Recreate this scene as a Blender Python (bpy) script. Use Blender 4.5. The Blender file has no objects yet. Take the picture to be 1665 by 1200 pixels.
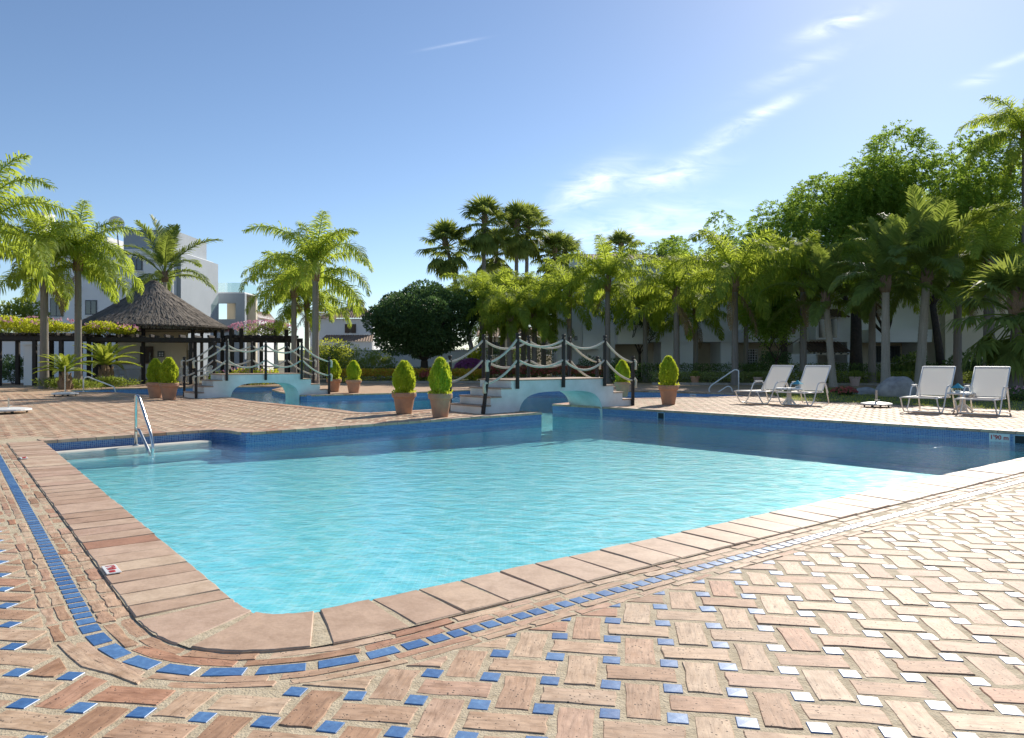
import bpy, math, random
import numpy as np
from mathutils import Vector, Matrix
from mathutils.geometry import tessellate_polygon
R = math.radians
random.seed(7); rng = np.random.default_rng(7)
sc = bpy.context.scene
COL = sc.collection

# ------------------------------------------------------------------ camera, sky, sun, exposure
F, HOR, CX, CAMH = 1200.0, 585.0, 832.5, 1.2        # photo focal length / horizon / centre in photo pixels
cam_d = bpy.data.cameras.new('camera'); cam = bpy.data.objects.new('camera', cam_d); COL.objects.link(cam)
cam.location = (0, 0, CAMH); cam.rotation_euler = (R(90), 0, 0)
cam_d.sensor_width = 36; cam_d.lens = F/1665*36; cam_d.shift_y = -(600-HOR)/1665
cam_d.clip_start = .05; cam_d.clip_end = 3000
sc.camera = cam
SUN_AZ, SUN_EL = R(30), R(32)
wd = bpy.data.worlds.new('World'); sc.world = wd; wd.use_nodes = True
def build_world():
    nt = wd.node_tree; N = nt.nodes; L = nt.links; N.clear()
    out = N.new('ShaderNodeOutputWorld'); bg = N.new('ShaderNodeBackground')
    sky = N.new('ShaderNodeTexSky'); sky.sky_type = 'NISHITA'; sky.sun_disc = False
    sky.sun_elevation = SUN_EL; sky.sun_rotation = SUN_AZ; sky.air_density = 1.0; sky.altitude = 1500; sky.dust_density = .6; sky.ozone_density = 2.6
    bg.inputs['Strength'].default_value = .092
    tc = N.new('ShaderNodeTexCoord'); sep = N.new('ShaderNodeSeparateXYZ'); L.new(tc.outputs['Generated'], sep.inputs[0])
    def math_(op, a, b=None, clamp=False):
        n = N.new('ShaderNodeMath'); n.operation = op; n.use_clamp = clamp
        for i, v in enumerate((a, b)):
            if v is None: continue
            if isinstance(v, (int, float)): n.inputs[i].default_value = v
            else: L.new(v, n.inputs[i])
        return n.outputs[0]
    # high cirrus: soft elongated wisps at their directions in the sky, broken by streaky noise
    yy = math_('MAXIMUM', sep.outputs[1], .05)
    u = math_('DIVIDE', sep.outputs[0], yy); v = math_('DIVIDE', sep.outputs[2], yy)
    front = math_('GREATER_THAN', sep.outputs[1], .06)
    total = None
    for (px, py, lx, ly, ang, a) in ((960, 303, 62, 24, 28, .75), (1085, 287, 75, 20, 14, .6), (1010, 366, 130, 22, 12, .5), (1235, 186, 80, 10, 26, .55),
                                  (1120, 372, 90, 16, 8, .3), (1365, 38, 60, 13, 20, .6), (1170, 232, 60, 10, 25, .25), (1590, 130, 28, 8, 12, .35), (1650, 96, 40, 6, 20, .35), (735, 72, 40, 2.2, 11, .25), (1300, 110, 90, 14, 25, .2)):
        u0, v0 = (px-CX)/F, (HOR-py)/F; c, s = math.cos(R(ang)), math.sin(R(ang))
        du = math_('SUBTRACT', u, u0); dv = math_('SUBTRACT', v, v0)
        p = math_('DIVIDE', math_('ADD', math_('MULTIPLY', du, c), math_('MULTIPLY', dv, s)), lx/F)
        q = math_('DIVIDE', math_('SUBTRACT', math_('MULTIPLY', dv, c), math_('MULTIPLY', du, s)), ly/F)
        r2 = math_('ADD', math_('MULTIPLY', p, p), math_('MULTIPLY', q, q))
        g = math_('MULTIPLY', math_('EXPONENT', math_('MULTIPLY', r2, -1.0)), a*1.15)
        total = g if total is None else math_('ADD', total, g)
    comb = N.new('ShaderNodeCombineXYZ'); L.new(u, comb.inputs[0]); L.new(v, comb.inputs[1])
    mp = N.new('ShaderNodeMapping'); mp.inputs['Rotation'].default_value = (0, 0, R(-24)); mp.inputs['Scale'].default_value = (7, 26, 1)
    L.new(comb.outputs[0], mp.inputs[0])
    no = N.new('ShaderNodeTexNoise'); no.inputs['Scale'].default_value = 1.6; no.inputs['Detail'].default_value = 7; no.inputs['Roughness'].default_value = .62; no.inputs['Distortion'].default_value = .8
    L.new(mp.outputs[0], no.inputs['Vector'])
    mr = N.new('ShaderNodeMapRange'); mr.inputs[1].default_value = .34; mr.inputs[2].default_value = .72; L.new(no.outputs[0], mr.inputs[0])
    fac = math_('MULTIPLY', math_('MULTIPLY', total, mr.outputs[0]), front, True)
    mix = N.new('ShaderNodeMix'); mix.data_type = 'RGBA'; L.new(fac, mix.inputs['Factor'])
    L.new(sky.outputs[0], mix.inputs[6]); mix.inputs[7].default_value = (11.5, 11.7, 12.0, 1)
    L.new(mix.outputs[2], bg.inputs[0]); L.new(bg.outputs[0], out.inputs[0])
build_world()
sd = Vector((math.sin(SUN_AZ)*math.cos(SUN_EL), math.cos(SUN_AZ)*math.cos(SUN_EL), math.sin(SUN_EL)))
sun_d = bpy.data.lights.new('sun', 'SUN'); sun_d.energy = 4.4; sun_d.angle = R(.55); sun_d.color = (1, .93, .82)
sun = bpy.data.objects.new('sun', sun_d); COL.objects.link(sun); sun.rotation_euler = sd.to_track_quat('Z', 'Y').to_euler(); sun.location = (20, 40, 40)
sc.view_settings.view_transform = 'Standard'; sc.view_settings.look = 'None'; sc.view_settings.gamma = 1; sc.view_settings.exposure = .62
sc.view_settings.use_curve_mapping = False
sc.render.engine = 'CYCLES'
sc.cycles.max_bounces = 8; sc.cycles.transparent_max_bounces = 16; sc.cycles.caustics_reflective = False; sc.cycles.caustics_refractive = False

# ------------------------------------------------------------------ helpers
def px(x, y, z=0.0):
    d = F*(CAMH-z)/(y-HOR); return ((x-CX)*d/F, d)
def at(x, y, d):
    return Vector(((x-CX)*d/F, d, CAMH+(HOR-y)*d/F))
def mesh_np(name, V, Fs, uv=None, smooth=False, mi=None):
    V = np.asarray(V, dtype=np.float32).reshape(-1, 3)
    me = bpy.data.meshes.new(name)
    if isinstance(Fs, np.ndarray):
        k = Fs.shape[1]; idx = Fs.ravel().astype(np.int32); st = np.arange(len(Fs), dtype=np.int32)*k; tot = np.full(len(Fs), k, dtype=np.int32)
    else:
        tot = np.array([len(f) for f in Fs], dtype=np.int32); idx = np.array([i for f in Fs for i in f], dtype=np.int32); st = np.concatenate(([0], np.cumsum(tot)[:-1])).astype(np.int32)
    me.vertices.add(len(V)); me.vertices.foreach_set('co', V.ravel())
    me.loops.add(len(idx)); me.loops.foreach_set('vertex_index', idx)
    me.polygons.add(len(tot)); me.polygons.foreach_set('loop_start', st); me.polygons.foreach_set('loop_total', tot)
    if uv is not None:
        l = me.uv_layers.new(name='UVMap'); l.data.foreach_set('uv', np.asarray(uv, dtype=np.float32).ravel())
    me.polygons.foreach_set('use_smooth', np.full(len(tot), bool(smooth)))
    if mi is not None: me.polygons.foreach_set('material_index', np.asarray(mi, dtype=np.int32))
    me.update(calc_edges=True); me.validate()
    return me
def obj(name, me, mat=None, parent=None, loc=(0, 0, 0), rot=(0, 0, 0), scale=(1, 1, 1)):
    if mat is not None and not me.materials:
        for m in (mat if isinstance(mat, (list, tuple)) else [mat]): me.materials.append(m)
    o = bpy.data.objects.new(name, me); COL.objects.link(o)
    o.location = loc; o.rotation_euler = rot; o.scale = scale if not isinstance(scale, (int, float)) else (scale,)*3
    if parent: o.parent = parent
    return o
def tag(o, label=None, cat=None, group=None, kind=None):
    if label: o['label'] = label
    if cat: o['category'] = cat
    if group: o['group'] = group
    if kind: o['kind'] = kind
    return o
def thing(name, label, cat, loc=(0, 0, 0), rz=0, group=None):
    o = bpy.data.objects.new(name, None); COL.objects.link(o); o.empty_display_size = .2
    o.location = loc if len(loc) == 3 else (loc[0], loc[1], 0); o.rotation_euler = (0, 0, rz)
    return tag(o, label, cat, group)
def copy_tree(o, parent=None):
    c = o.copy(); COL.objects.link(c); c.parent = parent
    for ch in list(o.children): copy_tree(ch, c)
    return c
class MB:
    def __init__(s): s.V = []; s.Fc = []
    def add(s, vs, fs):
        b = len(s.V); s.V += [tuple(v) for v in vs]; s.Fc += [tuple(i+b for i in f) for f in fs]; return s
    def box(s, x0, x1, y0, y1, z0, z1, M=None, bev=0):
        if bev:
            b = min(bev, (x1-x0)/2.2, (y1-y0)/2.2, (z1-z0)/2.2); vs = []
            for (z, i) in ((z0, b), (z0+b, 0), (z1-b, 0), (z1, b)):
                a0, a1, c0, c1 = x0+i, x1-i, y0+i, y1-i
                vs += [(a0+b*(i == 0), c0, z), (a1-b*(i == 0), c0, z), (a1, c0+b*(i == 0), z), (a1, c1-b*(i == 0), z), (a1-b*(i == 0), c1, z), (a0+b*(i == 0), c1, z), (a0, c1-b*(i == 0), z), (a0, c0+b*(i == 0), z)]
            fs = [tuple(range(7, -1, -1)), tuple(range(24, 32))]
            for r in range(3):
                for k in range(8): fs.append((r*8+k, r*8+(k+1) % 8, r*8+8+(k+1) % 8, r*8+8+k))
        else:
            vs = [(x0, y0, z0), (x1, y0, z0), (x1, y1, z0), (x0, y1, z0), (x0, y0, z1), (x1, y0, z1), (x1, y1, z1), (x0, y1, z1)]
            fs = [(3, 2, 1, 0), (4, 5, 6, 7), (0, 1, 5, 4), (1, 2, 6, 5), (2, 3, 7, 6), (3, 0, 4, 7)]
        if M is not None: vs = [M @ Vector(v) for v in vs]
        return s.add(vs, fs)
    def tube(s, pts, r, n=8, cap=True):
        pts = [Vector(p) for p in pts]; m = len(pts); rr = r if isinstance(r, (list, tuple)) else [r]*m
        t0 = (pts[1]-pts[0]).normalized(); ref = Vector((0, 0, 1)) if abs(t0.z) < .9 else Vector((1, 0, 0))
        a = t0.cross(ref).normalized(); vs = []
        for i, p in enumerate(pts):
            t = (pts[min(i+1, m-1)]-pts[max(i-1, 0)]).normalized()
            a = (a-t*a.dot(t)).normalized(); b = t.cross(a)
            for k in range(n):
                w = 2*math.pi*k/n; vs.append(p+(a*math.cos(w)+b*math.sin(w))*rr[i])
        fs = [(i*n+k, i*n+(k+1) % n, i*n+n+(k+1) % n, i*n+n+k) for i in range(m-1) for k in range(n)]
        if cap: fs += [tuple(range(n-1, -1, -1)), tuple(range((m-1)*n, m*n))]
        return s.add(vs, fs)
    def lathe(s, prof, n=24, M=None):
        vs = []
        for (r, z) in prof:
            for k in range(n):
                w = 2*math.pi*k/n; v = Vector((r*math.cos(w), r*math.sin(w), z)); vs.append(M @ v if M is not None else v)
        m = len(prof)
        fs = [(i*n+k, i*n+(k+1) % n, i*n+n+(k+1) % n, i*n+n+k) for i in range(m-1) for k in range(n)]
        fs += [tuple(range(n-1, -1, -1)), tuple(range((m-1)*n, m*n))]
        return s.add(vs, fs)
    def prism_y(s, pts, y0, y1, M=None):          # polygon in x,z extruded along y
        n = len(pts); tri = tessellate_polygon([[Vector((p[0], p[1], 0)) for p in pts]])
        vs = [(p[0], y0, p[1]) for p in pts]+[(p[0], y1, p[1]) for p in pts]
        fs = [tuple(t) for t in tri]+[tuple(i+n for i in reversed(t)) for t in tri]+[(i, (i+1) % n, (i+1) % n+n, i+n) for i in range(n)]
        if M is not None: vs = [M @ Vector(v) for v in vs]
        return s.add(vs, fs)
    def build(s, name, mat, parent=None, smooth=False, **k):
        import bmesh
        me = mesh_np(name, s.V, s.Fc, smooth=smooth)
        bm = bmesh.new(); bm.from_mesh(me); bmesh.ops.recalc_face_normals(bm, faces=bm.faces); bm.to_mesh(me); bm.free()
        return obj(name, me, mat, parent, **k)
def sag(a, b, s, n=12):
    a, b = Vector(a), Vector(b); return [a.lerp(b, i/n)-Vector((0, 0, 4*s*(i/n)*(1-i/n))) for i in range(n+1)]
def yaw(a, x=0, y=0, z=0): return Matrix.Translation((x, y, z)) @ Matrix.Rotation(a, 4, 'Z')

# ------------------------------------------------------------------ materials
def new_mat(name):
    m = bpy.data.materials.new(name); m.use_nodes = True; nt = m.node_tree; nt.nodes.clear()
    out = nt.nodes.new('ShaderNodeOutputMaterial'); return m, nt, nt.nodes, nt.links, out
def col4(c): return (c[0], c[1], c[2], 1)
def ramp(N, L, fac, stops):
    r = N.new('ShaderNodeValToRGB'); L.new(fac, r.inputs[0]); e = r.color_ramp.elements
    while len(e) < len(stops): e.new(.5)
    for i, (p, c) in enumerate(stops): e[i].position = p; e[i].color = col4(c)
    return r.outputs[0]
def mixc(N, L, fac, a, b, mode='MIX'):
    m = N.new('ShaderNodeMix'); m.data_type = 'RGBA'; m.blend_type = mode
    for k, v in (('Factor', fac), (6, a), (7, b)):
        if isinstance(v, (int, float)): m.inputs[k].default_value = v
        elif isinstance(v, tuple): m.inputs[k].default_value = col4(v)
        else: L.new(v, m.inputs[k])
    return m.outputs[2]
def noise(N, L, vec, scale, detail=4, rough=.55, dist=0):
    n = N.new('ShaderNodeTexNoise'); n.inputs['Scale'].default_value = scale; n.inputs['Detail'].default_value = detail; n.inputs['Roughness'].default_value = rough; n.inputs['Distortion'].default_value = dist
    if vec is not None: L.new(vec, n.inputs['Vector'])
    return n.outputs[0]
def position(N): return N.new('ShaderNodeNewGeometry').outputs['Position']
def bump(N, L, h, strength, dist, bsdf):
    b = N.new('ShaderNodeBump'); b.inputs['Strength'].default_value = strength; b.inputs['Distance'].default_value = dist
    L.new(h, b.inputs['Height']); L.new(b.outputs[0], bsdf.inputs['Normal']); return b
def simple(name, c1, c2=None, rough=.6, scale=4, bumpd=0, bscale=30, metal=0, spec=.4, world=True, rnd=0):
    m, nt, N, L, out = new_mat(name); p = N.new('ShaderNodeBsdfPrincipled'); L.new(p.outputs[0], out.inputs[0])
    p.inputs['Roughness'].default_value = rough; p.inputs['Metallic'].default_value = metal; p.inputs['Specular IOR Level'].default_value = spec
    vec = position(N) if world else N.new('ShaderNodeTexCoord').outputs['Object']
    c2 = c2 or tuple(x*.82 for x in c1)
    c = ramp(N, L, noise(N, L, vec, scale, 6, .6), [(.3, c2), (.68, c1)])
    if rnd:
        oi = N.new('ShaderNodeObjectInfo'); h = N.new('ShaderNodeHueSaturation'); L.new(c, h.inputs['Color'])
        mr = N.new('ShaderNodeMapRange'); mr.inputs[3].default_value = 1-rnd; mr.inputs[4].default_value = 1+rnd; L.new(oi.outputs['Random'], mr.inputs[0]); L.new(mr.outputs[0], h.inputs['Value']); c = h.outputs[0]
    L.new(c, p.inputs['Base Color'])
    if bumpd: bump(N, L, noise(N, L, vec, bscale, 5, .6), .6, bumpd, p)
    return m
def leaf_mat(name, dark, light, transl, tfac=.45, rough=.45, scale=.9, spec=.35):
    m, nt, N, L, out = new_mat(name); p = N.new('ShaderNodeBsdfPrincipled'); p.inputs['Roughness'].default_value = rough; p.inputs['Specular IOR Level'].default_value = spec
    g = N.new('ShaderNodeNewGeometry'); oi = N.new('ShaderNodeObjectInfo')
    a = N.new('ShaderNodeMath'); a.operation = 'ADD'; L.new(g.outputs['Random Per Island'], a.inputs[0])
    n = noise(N, L, g.outputs['Position'], scale, 3); L.new(n, a.inputs[1])
    a2 = N.new('ShaderNodeMath'); a2.operation = 'MULTIPLY_ADD'; L.new(oi.outputs['Random'], a2.inputs[0]); a2.inputs[1].default_value = .35; L.new(a.outputs[0], a2.inputs[2])
    mr = N.new('ShaderNodeMapRange'); mr.inputs[1].default_value = .45; mr.inputs[2].default_value = 1.6; L.new(a2.outputs[0], mr.inputs[0])
    c = ramp(N, L, mr.outputs[0], [(0, dark), (1, light)]); L.new(c, p.inputs['Base Color'])
    t = N.new('ShaderNodeBsdfTranslucent'); tcol = mixc(N, L, .55, c, transl); L.new(tcol, t.inputs[0])
    mx = N.new('ShaderNodeMixShader'); mx.inputs[0].default_value = tfac; L.new(p.outputs[0], mx.inputs[1]); L.new(t.outputs[0], mx.inputs[2]); L.new(mx.outputs[0], out.inputs[0])
    return m
def brick_mat(name, island):
    m, nt, N, L, out = new_mat(name); p = N.new('ShaderNodeBsdfPrincipled'); L.new(p.outputs[0], out.inputs[0])
    g = N.new('ShaderNodeNewGeometry'); rnd = g.outputs['Random Per Island'] if island else N.new('ShaderNodeObjectInfo').outputs['Random']
    uv = N.new('ShaderNodeTexCoord').outputs['UV']
    base = ramp(N, L, rnd, [(0, (.37, .21, .125)), (.2, (.48, .32, .215)), (.4, (.53, .38, .26)), (.55, (.45, .27, .175)), (.72, (.55, .405, .285)), (.88, (.50, .32, .225)), (1, (.41, .20, .115))])
    off = N.new('ShaderNodeVectorMath'); off.operation = 'MULTIPLY_ADD'; cmb = N.new('ShaderNodeCombineXYZ'); L.new(rnd, cmb.inputs[0]); L.new(rnd, cmb.inputs[1])
    L.new(cmb.outputs[0], off.inputs[0]); off.inputs[1].default_value = (37, 71, 0); L.new(uv, off.inputs[2])
    mp = N.new('ShaderNodeMapping'); mp.inputs['Scale'].default_value = (9, 60, 1); L.new(off.outputs[0], mp.inputs[0])
    st = noise(N, L, mp.outputs[0], 1, 5, .65, .6)
    blot = noise(N, L, off.outputs[0], 14, 5, .6)
    c = mixc(N, L, 1, base, ramp(N, L, st, [(.3, (.62, .59, .56)), (.5, (1, 1, 1)), (.75, (1.22, 1.2, 1.14))]), 'MULTIPLY')
    c = mixc(N, L, 1, c, ramp(N, L, blot, [(.3, (.74, .68, .62)), (.52, (1, 1, 1)), (.72, (1.2, 1.24, 1.26))]), 'MULTIPLY')
    wear = noise(N, L, g.outputs['Position'], .9, 5, .65, .5)
    c = mixc(N, L, 1, c, ramp(N, L, wear, [(.3, (.76, .74, .72)), (.5, (1, .985, .96)), (.7, (1.1, 1.08, 1.04))]), 'MULTIPLY')
    pit = N.new('ShaderNodeTexVoronoi'); pit.inputs['Scale'].default_value = 55; pit.feature = 'F1'; L.new(off.outputs[0], pit.inputs['Vector'])
    pn = noise(N, L, off.outputs[0], 7, 4, .7)
    a = N.new('ShaderNodeMath'); a.operation = 'MULTIPLY_ADD'; L.new(pn, a.inputs[0]); a.inputs[1].default_value = -.62; a.use_clamp = False; L.new(pit.outputs['Distance'], a.inputs[2])
    pad = N.new('ShaderNodeMath'); pad.operation = 'ADD'; L.new(a.outputs[0], pad.inputs[0]); pad.inputs[1].default_value = .21; pm = ramp(N, L, pad.outputs[0], [(.0, (0, 0, 0)), (.08, (1, 1, 1))])       # dark pits where the clay has broken out
    c = mixc(N, L, pm, (.10, .065, .045), c)
    L.new(c, p.inputs['Base Color']); p.inputs['Roughness'].default_value = .66; p.inputs['Specular IOR Level'].default_value = .36
    h = N.new('ShaderNodeMath'); h.operation = 'MULTIPLY_ADD'; L.new(st, h.inputs[0]); h.inputs[1].default_value = .8; L.new(blot, h.inputs[2])
    h2 = N.new('ShaderNodeMath'); h2.operation = 'ADD'; L.new(h.outputs[0], h2.inputs[0]); L.new(pm, h2.inputs[1])
    bump(N, L, h2.outputs[0], .55, .003, p)
    return m
MT = {}
MT['brick'] = brick_mat('terracotta_brick', False); MT['brick_run'] = brick_mat('terracotta_brick_run', True)
def coping_mat():
    m, nt, N, L, out = new_mat('coping_clay'); p = N.new('ShaderNodeBsdfPrincipled'); L.new(p.outputs[0], out.inputs[0])
    oi = N.new('ShaderNodeObjectInfo'); pos = position(N)
    base = ramp(N, L, oi.outputs['Random'], [(0, (.43, .27, .18)), (.3, (.52, .36, .25)), (.55, (.58, .42, .30)), (.8, (.50, .33, .235)), (.93, (.62, .47, .33)), (1, (.40, .20, .12))])
    n1 = noise(N, L, pos, 7, 6, .6, .4); n2 = noise(N, L, pos, 60, 3)
    c = mixc(N, L, 1, base, ramp(N, L, n1, [(.3, (.78, .74, .70)), (.55, (1, 1, 1)), (.72, (1.12, 1.12, 1.1))]), 'MULTIPLY')
    c = mixc(N, L, 1, c, ramp(N, L, n2, [(.3, (.88, .87, .86)), (.6, (1, 1, 1))]), 'MULTIPLY')
    L.new(c, p.inputs['Base Color']); p.inputs['Roughness'].default_value = .62; p.inputs['Specular IOR Level'].default_value = .4
    bump(N, L, n2, .35, .003, p); return m
MT['coping'] = coping_mat()
def glaze(name, c1, c2, island):
    m, nt, N, L, out = new_mat(name); p = N.new('ShaderNodeBsdfPrincipled'); L.new(p.outputs[0], out.inputs[0])
    rnd = N.new('ShaderNodeNewGeometry').outputs['Random Per Island'] if island else N.new('ShaderNodeObjectInfo').outputs['Random']
    c = ramp(N, L, rnd, [(0, c1), (1, c2)]); n = noise(N, L, position(N), 40, 4)
    c = mixc(N, L, 1, c, ramp(N, L, n, [(.3, (.72, .76, .8)), (.55, (1, 1, 1)), (.75, (1.7, 1.5, 1.25))]), 'MULTIPLY')
    L.new(c, p.inputs['Base Color']); p.inputs['Roughness'].default_value = .43; p.inputs['Specular IOR Level'].default_value = .7
    bump(N, L, noise(N, L, position(N), 25, 3), .25, .003, p); return m
MT['glaze'] = glaze('blue_glaze', (.045, .135, .33), (.10, .22, .43), False); MT['glaze_run'] = glaze('blue_glaze_run', (.045, .135, .33), (.10, .22, .43), True)
def deck_mat():
    m, nt, N, L, out = new_mat('mortar_and_far_brick'); p = N.new('ShaderNodeBsdfPrincipled'); L.new(p.outputs[0], out.inputs[0])
    pos = position(N); n1 = noise(N, L, pos, 18, 6, .65); n2 = noise(N, L, pos, 120, 3)
    mort = ramp(N, L, n1, [(.28, (.36, .29, .19)), (.6, (.54, .455, .32)), (.8, (.60, .52, .39))])
    mp = N.new('ShaderNodeMapping'); mp.inputs['Rotation'].default_value = (0, 0, R(8.4)); L.new(pos, mp.inputs[0])
    bt = N.new('ShaderNodeTexBrick'); L.new(mp.outputs[0], bt.inputs['Vector']); bt.inputs['Scale'].default_value = 1; bt.inputs['Brick Width'].default_value = .29; bt.inputs['Row Height'].default_value = .145
    bt.inputs['Mortar Size'].default_value = .012; bt.inputs['Color1'].default_value = (.50, .33, .22, 1); bt.inputs['Color2'].default_value = (.42, .26, .17, 1); bt.inputs['Mortar'].default_value = (.48, .40, .28, 1)
    sep = N.new('ShaderNodeSeparateXYZ'); L.new(pos, sep.inputs[0])
    gt = N.new('ShaderNodeMath'); gt.operation = 'GREATER_THAN'; L.new(sep.outputs[1], gt.inputs[0]); gt.inputs[1].default_value = 25.9
    L.new(mixc(N, L, gt.outputs[0], mort, bt.outputs[0]), p.inputs['Base Color']); p.inputs['Roughness'].default_value = .85; p.inputs['Specular IOR Level'].default_value = .25
    h = N.new('ShaderNodeMath'); h.operation = 'MULTIPLY_ADD'; L.new(n1, h.inputs[0]); h.inputs[1].default_value = 1.5; L.new(n2, h.inputs[2])
    bump(N, L, h.outputs[0], .8, .006, p); return m
MT['deck'] = deck_mat()
def mosaic_mat(name, c1, c2, grout, size=.028, rough=.2):
    m, nt, N, L, out = new_mat(name); p = N.new('ShaderNodeBsdfPrincipled'); L.new(p.outputs[0], out.inputs[0])
    uv = N.new('ShaderNodeTexCoord').outputs['UV']
    bt = N.new('ShaderNodeTexBrick'); L.new(uv, bt.inputs['Vector']); bt.offset = 0; bt.squash = 1; bt.inputs['Scale'].default_value = 1; bt.inputs['Brick Width'].default_value = size; bt.inputs['Row Height'].default_value = size
    bt.inputs['Mortar Size'].default_value = size*.07; bt.inputs['Mortar Smooth'].default_value = .1; bt.inputs['Color1'].default_value = col4(c1); bt.inputs['Color2'].default_value = col4(c2); bt.inputs['Mortar'].default_value = col4(grout)
    L.new(bt.outputs[0], p.inputs['Base Color']); p.inputs['Roughness'].default_value = rough
    inv = N.new('ShaderNodeMath'); inv.operation = 'SUBTRACT'; inv.inputs[0].default_value = 1; L.new(bt.outputs['Fac'], inv.inputs[1]); bump(N, L, inv.outputs[0], .5, .002, p)
    return m
MT['mosaic'] = mosaic_mat('blue_mosaic', (.035, .10, .30), (.08, .20, .46), (.36, .46, .55))
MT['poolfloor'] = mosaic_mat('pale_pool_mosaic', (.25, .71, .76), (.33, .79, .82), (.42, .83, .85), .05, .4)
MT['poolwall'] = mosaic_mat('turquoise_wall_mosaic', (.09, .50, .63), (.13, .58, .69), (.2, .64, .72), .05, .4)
def water_mat():
    m, nt, N, L, out = new_mat('pool_water'); pos = position(N)
    mp = N.new('ShaderNodeMapping'); mp.inputs['Rotation'].default_value = (0, 0, R(20)); mp.inputs['Scale'].default_value = (1, 1.5, 1); L.new(pos, mp.inputs[0])
    n1 = noise(N, L, mp.outputs[0], 3.2, 3, .5, .6); n2 = noise(N, L, mp.outputs[0], 13, 4, .6, .4)
    h = N.new('ShaderNodeMath'); h.operation = 'MULTIPLY_ADD'; L.new(n2, h.inputs[0]); h.inputs[1].default_value = .42; L.new(n1, h.inputs[2])
    b = N.new('ShaderNodeBump'); b.inputs['Strength'].default_value = 1; b.inputs['Distance'].default_value = .0155; L.new(h.outputs[0], b.inputs['Height'])
    gl = N.new('ShaderNodeBsdfGlossy'); gl.inputs['Roughness'].default_value = .04; L.new(b.outputs[0], gl.inputs['Normal']); gl.inputs['Color'].default_value = (1, 1, 1, 1)
    # caustic web painted into the transparent colour, standing in for sunlight focused by ripples
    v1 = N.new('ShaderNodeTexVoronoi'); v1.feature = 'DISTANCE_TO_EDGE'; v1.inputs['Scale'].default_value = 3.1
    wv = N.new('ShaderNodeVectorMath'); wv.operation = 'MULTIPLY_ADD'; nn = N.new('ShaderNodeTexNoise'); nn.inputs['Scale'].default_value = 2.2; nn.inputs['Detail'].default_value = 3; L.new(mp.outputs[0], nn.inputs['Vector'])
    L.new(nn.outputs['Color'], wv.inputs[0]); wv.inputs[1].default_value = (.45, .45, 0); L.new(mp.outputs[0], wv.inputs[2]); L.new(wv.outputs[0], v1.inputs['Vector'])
    caustic_tint = ramp(N, L, v1.outputs['Distance'], [(.0, (1, 1, 1)), (.05, (.90, 1, 1)), (.16, (.70, .94, .95)), (.5, (.58, .88, .91))])
    tr = N.new('ShaderNodeBsdfTransparent'); L.new(caustic_tint, tr.inputs[0])
    lw = N.new('ShaderNodeLayerWeight'); lw.inputs['Blend'].default_value = .5; L.new(b.outputs[0], lw.inputs['Normal'])     # Schlick reflectance of water
    pw = N.new('ShaderNodeMath'); pw.operation = 'POWER'; L.new(lw.outputs['Facing'], pw.inputs[0]); pw.inputs[1].default_value = 5
    fr = N.new('ShaderNodeMath'); fr.operation = 'MULTIPLY_ADD'; fr.use_clamp = True; L.new(pw.outputs[0], fr.inputs[0]); fr.inputs[1].default_value = .98; fr.inputs[2].default_value = .02
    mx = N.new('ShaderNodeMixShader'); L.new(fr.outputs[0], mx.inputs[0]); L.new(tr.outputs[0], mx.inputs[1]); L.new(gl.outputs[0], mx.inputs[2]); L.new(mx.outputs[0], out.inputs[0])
    return m
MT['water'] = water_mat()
MT['white'] = simple('white_plaster', (.81, .81, .79), (.60, .60, .57), .75, 1.7, .006, 11)
MT['white_far'] = simple('white_render', (.86, .86, .86), (.81, .81, .82), .8, .6)
MT['cream'] = simple('cream_render', (.72, .64, .50), (.64, .56, .43), .8, .8)
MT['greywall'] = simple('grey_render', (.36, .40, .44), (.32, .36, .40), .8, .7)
MT['wood'] = simple('dark_stained_timber', (.030, .022, .018), (.014, .011, .010), .6, 9, .004, 40)
MT['treads'] = simple('clay_tread', (.46, .33, .24), (.32, .22, .16), .7, 12, .003, 60)
MT['rope'] = simple('pale_rope', (.66, .60, .48), (.50, .45, .36), .85, 60, .004, 160)
MT['pot'] = simple('terracotta_pot', (.50, .27, .16), (.36, .20, .13), .75, 5, .003, 40, world=False, rnd=.18)
MT['pot_pale'] = simple('pale_clay_pot', (.62, .46, .40), (.50, .36, .31), .75, 6, .003, 40, world=False)
MT['soil'] = simple('soil', (.09, .065, .045), (.05, .038, .028), .95, 20, .02, 60)
MT['steel'] = simple('brushed_steel', (.62, .63, .62), (.5, .51, .5), .22, 9, metal=1)
MT['wpaint'] = simple('white_painted_metal', (.80, .80, .78), (.72, .72, .70), .35, 6)
MT['plastic'] = simple('white_plastic', (.78, .77, .74), (.68, .66, .62), .4, 5, rnd=.05)
MT['rubber'] = simple('black_rubber', (.025, .025, .025), None, .7)
MT['bluep'] = simple('turquoise_plastic', (.08, .38, .48), None, .35)
MT['rock'] = simple('granite_boulder', (.46, .43, .39), (.28, .26, .24), .85, 5, .02, 18)
MT['trunk_grey'] = simple('palm_trunk_grey', (.29, .255, .22), (.16, .14, .125), .9, 7, .015, 30, world=False)
MT['trunk_pale'] = simple('palm_trunk_pale', (.50, .44, .36), (.30, .26, .21), .9, 7, .012, 30, world=False)
MT['boot'] = simple('palm_leaf_bases', (.30, .20, .12), (.15, .10, .065), .9, 9, .02, 30, world=False)
MT['bark'] = simple('dark_bark', (.075, .058, .045), (.035, .028, .022), .9, 8, .02, 25)
MT['thatch'] = simple('grey_thatch', (.21, .185, .16), (.09, .08, .07), .95, 14, .02, 60)
MT['straw'] = leaf_mat('straw_strands', (.075, .066, .057), (.26, .22, .18), (.2, .17, .13), .05, .9, 2)
MT['roof'] = simple('clay_roof_tile', (.34, .23, .16), (.20, .14, .10), .85, 3, rnd=0)
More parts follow.
